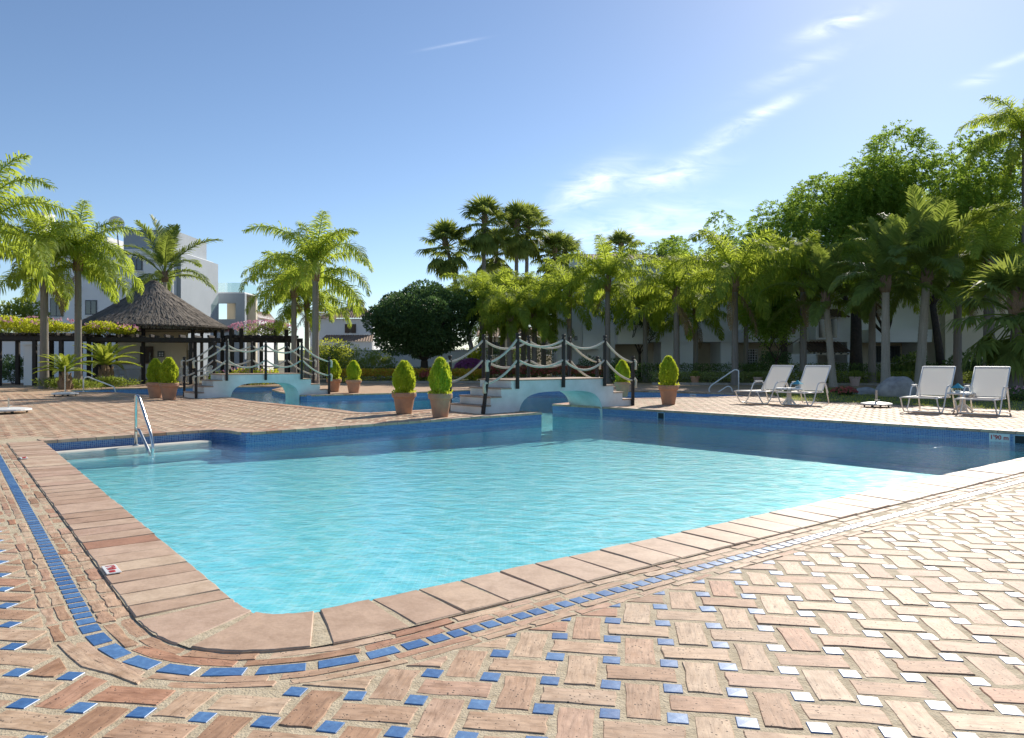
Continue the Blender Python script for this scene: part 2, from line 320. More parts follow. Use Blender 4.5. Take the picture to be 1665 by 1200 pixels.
MT['darkroof'] = simple('brown_roof_tile', (.16, .10, .075), (.09, .06, .05), .85, 4)
MT['window'] = simple('window_glass', (.05, .06, .07), (.03, .04, .045), .08, 2, spec=.8)
MT['frame'] = simple('grey_window_frame', (.12, .13, .14), None, .5)
MT['shutter'] = simple('brown_shutter', (.10, .065, .045), None, .6)
MT['lawn'] = simple('lawn_soil', (.14, .15, .05), (.08, .10, .03), .95, 9, .01, 60)
MT['ground'] = simple('earth_ground', (.16, .14, .09), (.09, .09, .05), .95, .8, .02, 9)
MT['kerb'] = simple('concrete_kerb', (.40, .36, .31), (.28, .25, .22), .85, 6, .004, 40)
MT['red'] = simple('red_lettering', (.55, .03, .03), None, .5)
MT['sign'] = simple('white_sign_plate', (.80, .79, .76), (.66, .65, .62), .35, 12)
MT['dark'] = simple('dark_opening', (.012, .02, .022), None, .6)
def glass_mat():
    m, nt, N, L, out = new_mat('clear_balustrade_glass'); t = N.new('ShaderNodeBsdfTransparent'); t.inputs[0].default_value = (.82, .90, .86, 1)
    g = N.new('ShaderNodeBsdfGlossy'); g.inputs['Roughness'].default_value = .03; mx = N.new('ShaderNodeMixShader'); mx.inputs[0].default_value = .18
    L.new(t.outputs[0], mx.inputs[1]); L.new(g.outputs[0], mx.inputs[2]); L.new(mx.outputs[0], out.inputs[0]); return m
MT['glass'] = glass_mat()
def sling_mat():
    m, nt, N, L, out = new_mat('white_mesh_sling'); p = N.new('ShaderNodeBsdfPrincipled'); p.inputs['Base Color'].default_value = (.78, .78, .75, 1); p.inputs['Roughness'].default_value = .6
    t = N.new('ShaderNodeBsdfTranslucent'); t.inputs[0].default_value = (.75, .74, .68, 1); mx = N.new('ShaderNodeMixShader'); mx.inputs[0].default_value = .35
    L.new(p.outputs[0], mx.inputs[1]); L.new(t.outputs[0], mx.inputs[2]); L.new(mx.outputs[0], out.inputs[0])
    bump(N, L, noise(N, L, N.new('ShaderNodeTexCoord').outputs['Object'], 120, 2), .3, .002, p); return m
MT['sling'] = sling_mat()
k_ = lambda c, q: tuple(min(.92, x*q) for x in c)
G = lambda n, d, l, t, f=.45, **k: leaf_mat(n, k_(d, 1.45), k_(l, 1.4), k_(t, 1.3), f, **k)
MT['queen'] = G('queen_palm_leaf', (.06, .11, .022), (.19, .25, .045), (.62, .70, .07), .55, spec=.15, rough=.6)
MT['king'] = G('king_palm_leaf', (.045, .085, .020), (.14, .19, .045), (.45, .52, .08), .45, spec=.3, rough=.5)
MT['deadfrond'] = simple('dead_palm_frond', (.34, .24, .13), (.20, .14, .08), .9, 5)
MT['fan'] = G('fan_palm_leaf', (.045, .08, .022), (.14, .19, .05), (.45, .50, .08), .42, spec=.15, rough=.6)
MT['cycad'] = G('cycad_leaf', (.06, .11, .02), (.19, .25, .035), (.60, .62, .07), .45)
MT['tipu'] = G('feathery_tree_leaf', (.04, .085, .018), (.15, .23, .04), (.46, .62, .07), .5, spec=.15, rough=.6)
MT['darkleaf'] = G('dark_glossy_leaf', (.032, .066, .028), (.09, .155, .052), (.15, .25, .06), .28)
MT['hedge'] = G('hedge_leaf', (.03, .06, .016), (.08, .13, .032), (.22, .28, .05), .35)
MT['hedge_light'] = G('variegated_leaf', (.06, .10, .03), (.24, .28, .11), (.4, .44, .12), .4)
MT['conifer'] = G('golden_conifer_leaf', (.13, .21, .015), (.32, .40, .035), (.70, .78, .05), .5)
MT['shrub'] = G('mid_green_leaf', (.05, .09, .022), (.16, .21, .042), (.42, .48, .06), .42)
MT['vine'] = G('yellow_green_vine', (.16, .20, .018), (.40, .42, .04), (.75, .72, .05), .5)
MT['grass'] = G('grass_blades', (.12, .16, .022), (.30, .32, .055), (.55, .58, .07), .45)
for n_, a_, b_ in (('pink', (.55, .22, .36), (.75, .42, .52)), ('purple', (.26, .07, .24), (.45, .16, .40)), ('orange', (.52, .26, .04), (.70, .46, .06)), ('redfl', (.42, .07, .07), (.62, .2, .16)), ('yellow', (.62, .46, .04), (.75, .62, .1))):
    MT[n_] = leaf_mat('flower_'+n_, a_, b_, b_, .35)
# ------------------------------------------------------------------ pool outline (counter-clockwise, water on the left)
P = px
RC = (9.28, 11.34)                      # right-hand corner of the main pool, beyond the frame
TIP, DTIP = P(880.5, 671), P(898.5, 657.5)
outline = [P(526, 996), P(1665, 745), RC, P(1080, 667.5), DTIP, (1.63, 20.7), (3.76, 22.9), (6.95, 24.0), (8.0, 24.6), (8.2, 25.4), (7.74, 26.2), (5.3, 28.0), (1.5, 29.5), (-1.65, 29.4), (-4.42, 26.4), (-6.9, 24.85), (-7.15, 24.95),
           (-8.5, 27.2), (-9.6, 29.5), (-10.2, 33.4), (-12.6, 32.7), (-13.9, 32.0), (-16.6, 30.6), (-17.5, 29.0), (-16.3, 27.5), (-14.34, 26.97), (-12.05, 24.6), (-9.95, 24.75), (-9.2, 23.8), (-7.8, 21.65), (-4.16, 17.67), (-3.5, 16.75), (-3.2, 16.65), (-2.98, 16.84),
           (-1.97, 17.75), (-1.5, 18.15), (-.6, 17.95), TIP, P(400, 704), P(390, 703), P(377, 700.8), P(364, 699.5), P(345, 698.8), P(67.6, 717.5), P(222, 848.6), P(368, 974), P(392, 992.5), P(404, 997.5), P(416, 1000.8), P(430, 1002.8), P(447, 1003.6), P(464, 1003.3), P(480, 1002), P(502, 999.8)]
OUT = np.array(outline)
NEAR = OUT[[43, 44, 45, 46, 47, 48, 49, 50, 51, 52, 53, 0, 1, 2]]          # left edge, rounded corner, near edge
def densify(pl, step, closed):
    r = []; n = len(pl)
    for i in range(n if closed else n-1):
        a, b = pl[i], pl[(i+1) % n]; k = max(1, int(np.linalg.norm(b-a)/step))
        r += [a+(b-a)*t/k for t in range(k)]
    if not closed: r.append(pl[-1])
    return np.array(r)
def inside(pts, poly):
    pts = np.atleast_2d(pts); x, y = pts[:, 0], pts[:, 1]; r = np.zeros(len(pts), bool); n = len(poly)
    for i in range(n):
        a, b = poly[i], poly[(i+1) % n]
        c = (a[1] > y) != (b[1] > y)
        with np.errstate(divide='ignore', invalid='ignore'): xi = (b[0]-a[0])*(y-a[1])/(b[1]-a[1])+a[0]
        r ^= c & (x < xi)
    return r
def seg_near(p, A, B):                  # nearest segment: distance, outward normal, point
    d = B-A; t = np.clip(((p-A)*d).sum(1)/(d*d).sum(1), 0, 1); q = A+d*t[:, None]; k = np.argmin(((p-q)**2).sum(1)); return k, q[k]
WATER_Z = -.17
LAWN = np.array([(8.2, 21.6), P(1400, 655.6), P(1480, 659.4), P(1665, 668), (15.5, 13.4), (24, 20), (24, 31.5), (11.5, 31.0), (9.3, 27.5)])
X0, X1, Y0, Y1 = -34, 24, -5, 38.4
def sheet(name, outer, holes, z, mat, zf=None):
    loops = [[Vector((p[0], p[1], 0)) for p in outer]]+[[Vector((p[0], p[1], 0)) for p in h] for h in holes]
    tri = tessellate_polygon(loops); flat = [v for l in loops for v in l]
    V = [(v.x, v.y, zf(v.x, v.y) if zf else z) for v in flat]; Fs = []
    for t in tri:
        a, b, c = (flat[i] for i in t); cr = (b.x-a.x)*(c.y-a.y)-(b.y-a.y)*(c.x-a.x)
        if abs(cr) > 1e-9: Fs.append(tuple(t) if cr > 0 else tuple(reversed(t)))
    uv = [(V[i][0], V[i][1]) for f in Fs for i in f]
    return obj(name, mesh_np(name, V, Fs, uv=uv), mat)
box_loop = [(X0, Y0), (X1, Y0), (X1, Y1), (X0, Y1)]
g = sheet('ground', [(-900, -300), (900, -300), (900, 1500), (-900, 1500)], [box_loop], -.03, MT['ground']); tag(g, 'brown earth and rough planting ground reaching to the horizon', 'ground', kind='structure')
deck = sheet('deck', box_loop, [[tuple(p) for p in outline]], -.0022, MT['deck']); tag(deck, 'terracotta brick pool deck laid in a basketweave pattern', 'deck', kind='structure')
lawn = sheet('lawn', [tuple(p) for p in LAWN], [], .004, MT['lawn']); tag(lawn, 'sunlit strip of lawn beside the sun loungers', 'lawn', kind='structure')

# basin: floor, lower walls, mosaic band
basin = sheet('pool_basin', [tuple(p) for p in outline], [], 0, MT['poolfloor'], zf=lambda x, y: -.37-.028*max(0, (x+6.93)*.794+(y-10.87)*.607)); tag(basin, 'pale turquoise tiled pool floor under the water', 'pool', kind='structure')
def wall_strip(name, pl, z0, z1, mat, parent, off=0.0, closed=True):
    V, Fs, uv = [], [], []; s = 0; n = len(pl)
    for i in range(n if closed else n-1):
        a, b = pl[i], pl[(i+1) % n]; l = float(np.linalg.norm(b-a)); nn = np.array((-(b-a)[1], (b-a)[0]))/max(l, 1e-6)*off
        k = len(V); V += [(*(a+nn), z0), (*(b+nn), z0), (*(b+nn), z1), (*(a+nn), z1)]; Fs.append((k+1, k, k+3, k+2)); uv += [(s+l, z0), (s, z0), (s, z1), (s+l, z1)]; s += l
    o = obj(name, mesh_np(name, V, Fs, uv=uv), mat, parent); return o
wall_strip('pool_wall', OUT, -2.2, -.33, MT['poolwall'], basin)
wall_strip('tile_band', OUT, -.33, -.003, MT['mosaic'], basin)
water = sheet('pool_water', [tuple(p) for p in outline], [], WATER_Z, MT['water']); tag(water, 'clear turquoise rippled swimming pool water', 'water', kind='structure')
# entry steps under the far-left edge
B_, E_ = np.array(P(67.6, 717.5)), np.array(P(345, 698.8)); dv_ = E_-B_; ln_ = float(np.linalg.norm(dv_)); an_ = math.atan2(dv_[1], dv_[0]); Mst = yaw(an_, B_[0], B_[1])
for (y0, y1, zt) in ((-.30, -.002, -.155), (-.66, -.302, -.27), (-1.02, -.662, -.40)):
    m = MB(); m.box(.02, ln_-.12, y0, y1, -.575, zt, Mst, .02); m.build('pool_step', simple('cream_step_stone', (.72, .68, .58), (.6, .56, .48), .6, 6) if zt == -.155 else MT['poolfloor'], basin)

# coping stones
def offs_curve(pl, closed):
    n = len(pl); T = np.zeros_like(pl)
    for i in range(n):
        a = pl[(i-1) % n] if (closed or i) else pl[0]; b = pl[(i+1) % n] if (closed or i < n-1) else pl[-1]
        d = b-a; T[i] = d/max(np.linalg.norm(d), 1e-9)
    return np.c_[T[:, 1], -T[:, 0]]
def resample(pl):
    s = np.r_[0, np.cumsum(np.linalg.norm(np.diff(pl, axis=0), axis=1))]; return s
class Curve:
    def __init__(c, pl, smooth=0):
        c.p = densify(np.array(pl), .03, False); c.s = resample(c.p)
        n = offs_curve(c.p, False)
        if smooth:
            k = smooth; ker = np.ones(2*k+1)/(2*k+1); n = np.c_[np.convolve(np.pad(n[:, 0], k, 'edge'), ker, 'valid'), np.convolve(np.pad(n[:, 1], k, 'edge'), ker, 'valid')]
            n /= np.linalg.norm(n, axis=1)[:, None]
        c.n = n; c.L = c.s[-1]
    def at(c, s, off):
        return np.array([np.interp(s, c.s, c.p[:, k]+c.n[:, k]*off) for k in (0, 1)])
near_c = Curve(NEAR, 9)
def slab_mesh(name, quad, z0, z1, bev, jit, seed, nseg=2, uvdir=None):
    """a flat stone: polygon 'quad' (ccw xy) with rounded upper arris and slightly worn outline"""
    r = np.random.default_rng(seed); q = np.array(quad); n = len(q); per = []
    for i in range(n):
        a, b = q[i], q[(i+1) % n]
        for k in range(nseg):
            p = a+(b-a)*k/nseg
            if jit: p = p+r.normal(0, jit, 2)*(.6 if k == 0 else 1)
            per.append(p)
    per = np.array(per); m = len(per); c = per.mean(0); ins = per+(c-per)/np.maximum(np.linalg.norm(c-per, axis=1), 1e-6)[:, None]*bev
    tilt = r.normal(0, .006, 2) if jit else np.zeros(2)
    zt = z1+((per-c)*tilt).sum(1)
    V = np.r_[np.c_[per, np.full(m, z0)], np.c_[per, zt-bev*.8], np.c_[ins, zt], [[c[0], c[1], z1+.0008]]]
    Fs = []
    for i in range(m):
        j = (i+1) % m; Fs += [(i, j, m+j, m+i), (m+i, m+j, 2*m+j, 2*m+i), (2*m+i, 2*m+j, 3*m)]
    d = np.array(uvdir) if uvdir is not None else np.array((1., 0.)); e = np.array((-d[1], d[0])); U = np.c_[(V[:, :2]-c)@d, (V[:, :2]-c)@e]
    return V, Fs, U
def make_slab(name, quad, z0, z1, mat, parent, bev=.006, jit=0., seed=0, nseg=2, uvdir=None):
    V, Fs, U = slab_mesh(name, quad, z0, z1, bev, jit, seed, nseg, uvdir)
    return obj(name, mesh_np(name, V, Fs, uv=[U[i] for f in Fs for i in f]), mat, parent)
class Run:                               # many small pieces joined into one mesh
    def __init__(s): s.V = []; s.F = []; s.U = []; s.n = 0
    def add(s, V, Fs, U):
        s.V.append(V); s.F += [tuple(i+s.n for i in f) for f in Fs]; s.U += [U[i] for f in Fs for i in f]; s.n += len(V)
    def build(s, name, mat, parent):
        o = obj(name, mesh_np(name, np.concatenate(s.V), s.F, uv=s.U), mat, parent); o['kind'] = 'stuff'; return o
CW = .42
s = -.0; i = 0; seed = 100
cA, cB = np.linalg.norm(NEAR[1]-NEAR[0])+np.linalg.norm(NEAR[2]-NEAR[1]), None
corner0 = near_c.s[np.argmin(((near_c.p-NEAR[2])**2).sum(1))]; corner1 = near_c.s[np.argmin(((near_c.p-NEAR[11])**2).sum(1))]
cuts = list(np.arange(0, corner0-.1, .222))
cuts += [corner0+.02, corner0+(corner1-corner0)*.46, corner1-.03]
cuts += list(np.arange(corner1+.26, near_c.L, .262))
for a, b in zip(cuts[:-1], cuts[1:]):
    seed += 1; gap = .006 if not (corner0-.05 < a < corner1) else .016
    pts = [near_c.at(a+gap, -.018), near_c.at(b-gap, -.018), near_c.at(b-gap*(2.2 if gap > .01 else 1), CW), near_c.at(a+gap*(2.2 if gap > .01 else 1), CW)]
    if b-a > .3 or gap > .01: pts = [near_c.at(a+gap+(b-a-2*gap)*k/6, -.018) for k in range(7)]+[near_c.at(b-gap*1.6-(b-a-3.2*gap)*k/6, CW) for k in range(7)]
    make_slab('coping_stone', pts[::-1], -.04, .009+random.uniform(-.002, .002), MT['coping'], basin, .006, .0025, seed, 2, near_c.n[np.searchsorted(near_c.s, a)])
pts_ = np.linspace(0, near_c.L, 160); V_ = []; F_ = []
for q_ in pts_: V_ += [(*near_c.at(q_, -.006), .004), (*near_c.at(q_, CW+.004), .004), (*near_c.at(q_, -.006), -.035)]
F_ = [(3*i+3, 3*i, 3*i+1, 3*i+4) for i in range(159)]+[(3*i, 3*i+3, 3*i+5, 3*i+2) for i in range(159)]
obj('mortar_bed', mesh_np('mortar_bed', V_, F_), MT['deck'], basin)
far_runs = [[OUT[k] for k in (2, 3, 4)], [OUT[k] for k in (37, 38, 39, 40, 41, 42, 43)], [OUT[k] for k in range(4, 17)], [OUT[k] for k in range(16, 38)]]
for ri, pl in enumerate(far_runs):
    c = Curve(pl, 4); step = .26 if ri < 2 else .33; k = 0; run = Run()
    w = .30
    while k*step < c.L-.05:
        seed += 1; a, b = k*step, min((k+1)*step, c.L); k += 1
        q = [c.at(a+.005, -.018), c.at(b-.005, -.018), c.at(b-.005, w), c.at(a+.005, w)][::-1]
        if ri < 2: make_slab('coping_stone', q, -.038, .010, MT['coping'], basin, .005, .0015, seed, 1)
        else: run.add(*slab_mesh('', q, -.038, .010, .005, 0, seed, 1))
    if ri >= 2: run.build('coping_run', MT['brick_run'], basin)

# brick border (two rows, blue strip, two rows) following the near sides
lab = 0
tiles_strip = Run()
for (o0, o1, ln) in ((.432, .492, .27), (.500, .558, .27), (.655, .702, .27), (.710, .755, .27)):
    k = 0; a = -.3*random.random()
    while a < near_c.L:
        l = ln*random.uniform(.55, 1.1); b = a+l; a_ = max(a, 0)
        mid = near_c.at((a_+b)/2, .6); dist = mid[1]
        q = [near_c.at(a_+.008, o0), near_c.at((a_+b)/2, o0), near_c.at(b-.008, o0), near_c.at(b-.008, o1), near_c.at((a_+b)/2, o1), near_c.at(a_+.008, o1)][::-1]
        seed += 1; tdir = near_c.at(b, .5)-near_c.at(a_, .5); tdir /= max(np.linalg.norm(tdir), 1e-6)
        if b < near_c.L and b-a_ > .05:
            if dist < 4.9: make_slab('border_brick', q, -.03, random.uniform(-.002, .0025), MT['brick'], deck, .006, .005, seed, 2, tdir)
            else: tiles_strip.add(*slab_mesh('', q, -.03, random.uniform(-.003, .003), .005, .003, seed, 1, tdir))
        a = b
tiles_strip.build('border_brick_run', MT['brick_run'], deck)
# the blue strip tiles: wide joints, each tile its own piece near the camera
st_run = Run(); a = 0; cnt = 0
while a < near_c.L-.1:
    w = .070; gap = .021
    q = [near_c.at(a, .570), near_c.at(a+w, .570), near_c.at(a+w, .643), near_c.at(a, .643)][::-1]; seed += 1
    if near_c.at(a, .6)[1] < 8.5 and cnt < 290: make_slab('border_tile', q, -.02, .001, MT['glaze'], deck, .0018, .0008, seed, 1); cnt += 1
    else: st_run.add(*slab_mesh('', q, -.02, .001, .0018, 0, seed, 1))
    a += w+gap
st_run.build('border_tile_run', MT['glaze_run'], deck)

# basketweave field
PIT, TH, OX, OY = .2256, R(-8.42), .365, 2.729
ct, st_ = math.cos(TH), math.sin(TH)
def lat(a, b): return np.array((OX+PIT*(a*ct-b*st_), OY+PIT*(a*st_+b*ct)))
DO = densify(OUT, .15, True); DA, DB = DO, np.roll(DO, -1, axis=0)
near_mask = np.array([np.min(((near_c.p-p)**2).sum(1)) < .01 for p in (DA+DB)/2])
BRD = np.where(near_mask, .765, .315)
def clip_half(poly, q, n):               # keep the side where (p-q).n >= 0
    r = []
    for i in range(len(poly)):
        a, b = poly[i], poly[(i+1) % len(poly)]; da, db = (a-q)@n, (b-q)@n
        if da >= 0: r.append(a)
        if (da >= 0) != (db >= 0): r.append(a+(b-a)*da/(da-db))
    return r
def clip_field(poly):
    poly = [np.array(p) for p in poly]; planes = []
    for p in poly+[sum(poly)/len(poly)]:
        k, q = seg_near(p, DA, DB); d = DB[k]-DA[k]; n = np.array((d[1], -d[0]))/np.linalg.norm(d); w = BRD[k]
        v = p-q; dist = float(np.linalg.norm(v)); outp = (v@n) > 0
        if outp and dist > w+.001 and dist > 1e-6: continue
        if not outp and dist > .5: return None
        nn = v/dist if (outp and dist > .05) else n
        planes.append((q+nn*w, nn))
    for q, n in planes:
        if len(poly) < 3: return None
        poly = clip_half(poly, q, n)
    return poly if len(poly) >= 3 else None
def area(p): p = np.array(p); x, y = p[:, 0], p[:, 1]; return .5*abs(np.dot(x, np.roll(y, -1))-np.dot(y, np.roll(x, -1)))
mt = .012; W = PIT*.66-2*mt-.005; T = .076; LB = PIT+T-2*mt-.009
cand = []
na = 130
ii, jj = np.meshgrid(np.arange(-na, 90), np.arange(-16, 118)); ii = ii.ravel(); jj = jj.ravel()
cx_ = OX+PIT*((ii+.5)*ct-(jj+.5)*st_); cy_ = OY+PIT*((ii+.5)*st_+(jj+.5)*ct)
ok = (cy_ > .8) & (cy_ < 26) & (np.abs(cx_) < .82*cy_+2.2)
C2 = np.c_[cx_, cy_]
ok &= ~inside(C2, LAWN)
inn = inside(C2, OUT)
# skip bricks well inside the water
dmin = np.full(len(C2), 9.9)
sel = np.where(ok)[0]
for k0 in range(0, len(sel), 400):
    kk = sel[k0:k0+400]; d2 = ((C2[kk][:, None, :]-DO[None])**2).sum(2); dmin[kk] = np.sqrt(d2.min(1))
ok &= ~(inn & (dmin > .25))
field = Run(); frun_t = Run(); bricks = []; tls = []
for k in np.where(ok)[0]:
    i, j = int(ii[k]), int(jj[k]); c = C2[k]; r = random
    hz = (i+j) % 2 == 0
    hl, hw = (LB/2, W/2) if hz else (W/2, LB/2)
    hl *= r.uniform(.965, 1.01); hw *= r.uniform(.965, 1.01); rot = TH+r.gauss(0, .012); cc, ss = math.cos(rot), math.sin(rot)
    q = [c+np.array((x*cc-y*ss, x*ss+y*cc)) for x, y in ((-hl, -hw), (hl, -hw), (hl, hw), (-hl, hw))]
    if dmin[k] < 1.25: q = clip_field(q)
    if q and area(q) > .004: bricks.append((c[1], q, (cc, ss) if hz else (-ss, cc)))
    t = lat(i, j)
    if t[1] < 13 and not (t[0] < -2.2 and t[1] > 9.5):
        h = T/2*r.uniform(.88, .95); rot = TH+r.gauss(0, .04); cc, ss = math.cos(rot), math.sin(rot)
        q = [t+np.array((x*cc-y*ss, x*ss+y*cc)) for x, y in ((-h, -h), (h, -h), (h, h), (-h, h))]
        if dmin[k] < 1.4: q = clip_field(q)
        if q and area(q) > .0008: tls.append((t[1], q))
bricks.sort(key=lambda b: b[0]); tls.sort(key=lambda b: b[0])
vis = lambda q, y: abs(q[0][0]) < .70*y+.15 and y > 2.25
nb = nt_ = 0
for y, q, d in bricks:
    seed += 1; zt = random.uniform(-.001, .0025)
    if nb < 300 and vis(q, y): make_slab('brick', q, -.03, zt, MT['brick'], deck, .004, .003, seed, 3, d); nb += 1
    else: field.add(*slab_mesh('', q, -.02, zt, .006, .002 if y < 9 else 0, seed, 1, d))
for y, q in tls:
    seed += 1
    if nt_ < 300 and vis(q, y): make_slab('inset_tile', q, -.02, .0008+random.uniform(-.0008, .001), MT['glaze'], deck, .0025, 0, seed, 1); nt_ += 1
    else: frun_t.add(*slab_mesh('', q, -.02, .001, .0018, 0, seed, 1))
field.build('brick_run', MT['brick_run'], deck); frun_t.build('inset_tile_run', MT['glaze_run'], deck)
print('bricks', len(bricks), 'tiles', len(tls))

# depth markers and skimmer mouths set in the mosaic
def text_mesh(txt, size, bold=.0):
    cu = bpy.data.curves.new('t', 'FONT'); cu.body = txt; cu.size = size; cu.align_x = 'CENTER'; cu.align_y = 'CENTER'; cu.offset = bold; cu.extrude = .0015
    o = bpy.data.objects.new('t', cu); COL.objects.link(o); dg = bpy.context.evaluated_depsgraph_get(); me = bpy.data.meshes.new_from_object(o.evaluated_get(dg)); bpy.data.objects.remove(o); return me
def wall_plate(pxx, txt, w=.27, h=.13, a=None, b=None, zc=-.115):
    a = np.array(a); b = np.array(b); d = (b-a)/np.linalg.norm(b-a)
    # point of the pool edge seen at this photo column
    k = (pxx-CX)/F; t = (k*a[1]-a[0])/(d[0]-k*d[1]); p = a+d*t; n = np.array((-d[1], d[0]))
    if n@(-p) < 0: n = -n
    ang = math.atan2(n[1], n[0])+math.pi/2
    m = MB(); m.box(-w/2, w/2, -.012, .004, -h/2, h/2, None, .003)
    o = m.build('depth_marker', MT['sign'], basin, loc=(p[0], p[1], zc), rot=(0, 0, ang)); o['label'] = 'white depth plate with red figures'
    t_ = obj('lettering', text_mesh(txt, h*.72, .0025), MT['red'], o, loc=(0, -.0135, 0), rot=(R(90), 0, 0)); return o
wall_plate(1625, "1'90 m", .30, .14, OUT[3], OUT[2]); wall_plate(1103, "1'90 m", .24, .12, OUT[4], OUT[3])
wall_plate(1127, "1'90 m", .24, .11, (5.3, 28.0), (7.74, 26.2))
def skimmer(pxx, w, a, b):
    a = np.array(a); b = np.array(b); d = (b-a)/np.linalg.norm(b-a); k = (pxx-CX)/F; t = (k*a[1]-a[0])/(d[0]-k*d[1]); p = a+d*t; n = np.array((-d[1], d[0]))
    if n@(-p) < 0: n = -n
    ang = math.atan2(n[1], n[0])+math.pi/2
    m = MB(); m.box(-w/2, w/2, -.006, .002, -.19, -.065); o = m.build('skimmer_mouth', MT['dark'], basin, loc=(p[0], p[1], 0), rot=(0, 0, ang))
    f = MB(); f.box(-w/2-.02, -w/2, -.012, .002, -.2, -.05); f.box(w/2, w/2+.02, -.012, .002, -.2, -.05); f.box(-w/2, w/2, -.012, .002, -.063, -.05); f.build('skimmer_frame', MT['mosaic'], o)
skimmer(1311, .34, OUT[4], OUT[3]); skimmer(1075, .16, OUT[4], OUT[3]); skimmer(1662, .2, OUT[3], OUT[2])
def coping_plate(pxx, pyy, txt, w=.19, h=.075):
    c = np.array(P(pxx, pyy, .013)); k = np.argmin(((near_c.p-c)**2).sum(1)); n = near_c.n[k]; ang = math.atan2(n[1], n[0])-math.pi/2
    m = MB(); m.box(-w/2, w/2, -h/2, h/2, 0, .006, None, .002); o = m.build('depth_plate', MT['sign'], basin, loc=(c[0], c[1], .014), rot=(0, 0, ang+math.pi)); o['label'] = 'white plate with red lettering set on the coping'
    obj('lettering', text_mesh(txt, h*.8, .002), MT['red'], o, loc=(0, 0, .0065))
coping_plate(181, 927, "1'10 m"); coping_plate(39, 745, "1'10 m")
# ------------------------------------------------------------------ bridges
def bridge(label, base, ang, span, xs_l, xs_r, L, H=.745, Wd=1.2, a0=1.07, posts=None, arch_top=.445, lean=.19):
    t = thing('footbridge', label, 'footbridge', (base[0], base[1], 0), ang, 'arched footbridges over the pool channels')
    rz = H/4; x1 = xs_r[0]; prof = [(0, 0)]
    # profile: left treads, deck, right treads, then the arch underneath
    xl = [0]+xs_l; up = []
    for k in range(4): up += [(xl[k], rz*k-(.03 if k else 0)), (xl[k], rz*(k+1)-.03)]
    dn = []; xr = xs_r+[L]
    for k in range(4): dn += [(xr[k], H-rz*k-.03), (xr[k], max(H-rz*(k+1)-.03, -.01))]
    ar = [(a0+span, -.012), (a0+span, -.30)]; n = 22; hh = arch_top+.30
    for k in range(1, n):
        w = math.pi*k/n; c, s_ = math.cos(w), math.sin(w)
        ar.append((a0+span/2+span/2*math.copysign(abs(c)**.5, c), -.30+hh*abs(s_)**.62))
    ar += [(a0, -.30), (a0, -.012)]
    prof = [(0, -.012)]+up[1:]+dn[:-1]+[(L, -.012)]+ar
    m = MB(); m.prism_y(prof, 0, Wd); m.build('body', MT['white'], t)
    for k in range(3):
        m = MB(); m.box(xl[k]-.025, xl[k+1]+.002, -.02, Wd+.02, rz*(k+1)-.03, rz*(k+1), None, .006); m.build('step', MT['treads'], t)
        m = MB(); m.box(xr[k]-.002, xr[k+1]+.025, -.02, Wd+.02, H-rz*(k+1)-.03, H-rz*(k+1), None, .006); m.build('step', MT['treads'], t)
    m = MB(); m.box(xl[3]-.025, xr[0]+.025, -.02, Wd+.02, H-.03, H, None, .006); m.build('deck', MT['treads'], t)
    for side, y in ((0, -.052), (1, Wd+.052)):
        tops = []
        for k, x in enumerate(posts):
            end = k in (0, len(posts)-1); z0, z1 = (0, 1.30) if end else (H-.21, H+1.07)
            dx = lean if (end and k == 0 and side == 0) else 0; m = MB(); r = .044
            m.tube([(x, y, z0), (x+dx*.5, y, (z0+z1)/2), (x+dx*.93, y, z1-.09), (x+dx*.94, y, z1-.085), (x+dx*.96, y, z1-.06), (x+dx*.965, y, z1-.055), (x+dx, y, z1-.008), (x+dx, y, z1)], [r, r, r, r*.82, r*.82, r*1.08, r*1.08, r*.9], 8)
            m.build('post', MT['wood'], t); tops.append((x, dx, end, z1))
        for k in range(len(tops)-1):
            (xa, da, ea, za), (xb, db, eb, zb) = tops[k], tops[k+1]
            for up_ in (0, 1):
                pa = (xa+da*(.88 if up_ else .5), y, (1.14 if up_ else .66) if ea else H+(.94 if up_ else .46)); pb = (xb, y, (1.14 if up_ else .66) if eb else H+(.94 if up_ else .46))
                m = MB(); m.tube(sag(pa, pb, (.21 if not (ea or eb) else .10)*random.uniform(.8, 1.25), 14), .027, 7); m.build('rope', MT['rope'], t, smooth=True)
        for (x, dx, e, z) in tops:
            if e:
                sgn = -1 if x < 1 else 1
                for zz, q in ((1.14, .88), (.66, .5)):       # knotted rope ends
                    m = MB(); c = Vector((x+dx*q+sgn*.055, y-.02, zz)); m.tube([c+Vector((-sgn*.06, 0, .02)), c+Vector((0, 0, .035)), c+Vector((sgn*.03, 0, .0)), c+Vector((sgn*.028, 0, -.08)), c+Vector((sgn*.015, 0, -.2))], [.024, .036, .04, .034, .045], 8); m.build('rope_knot', MT['rope'], t, smooth=True)
    return t
bridge('white arched footbridge with rope rails linking the main pool to the next', (-.685, 16.31), R(38.8), 2.75, [.27, .57, .86], [3.87, 4.22, 4.56], 4.90, posts=[.02, 1.0, 2.43, 3.85, 4.90])
bridge('white arched footbridge with rope rails beside the thatched bar', (-9.82, 22.86), R(38.8), 2.30, [.27, .55, .83], [3.45, 3.78, 4.10], 4.42, posts=[.02, .95, 2.2, 3.43, 4.42], lean=.0)

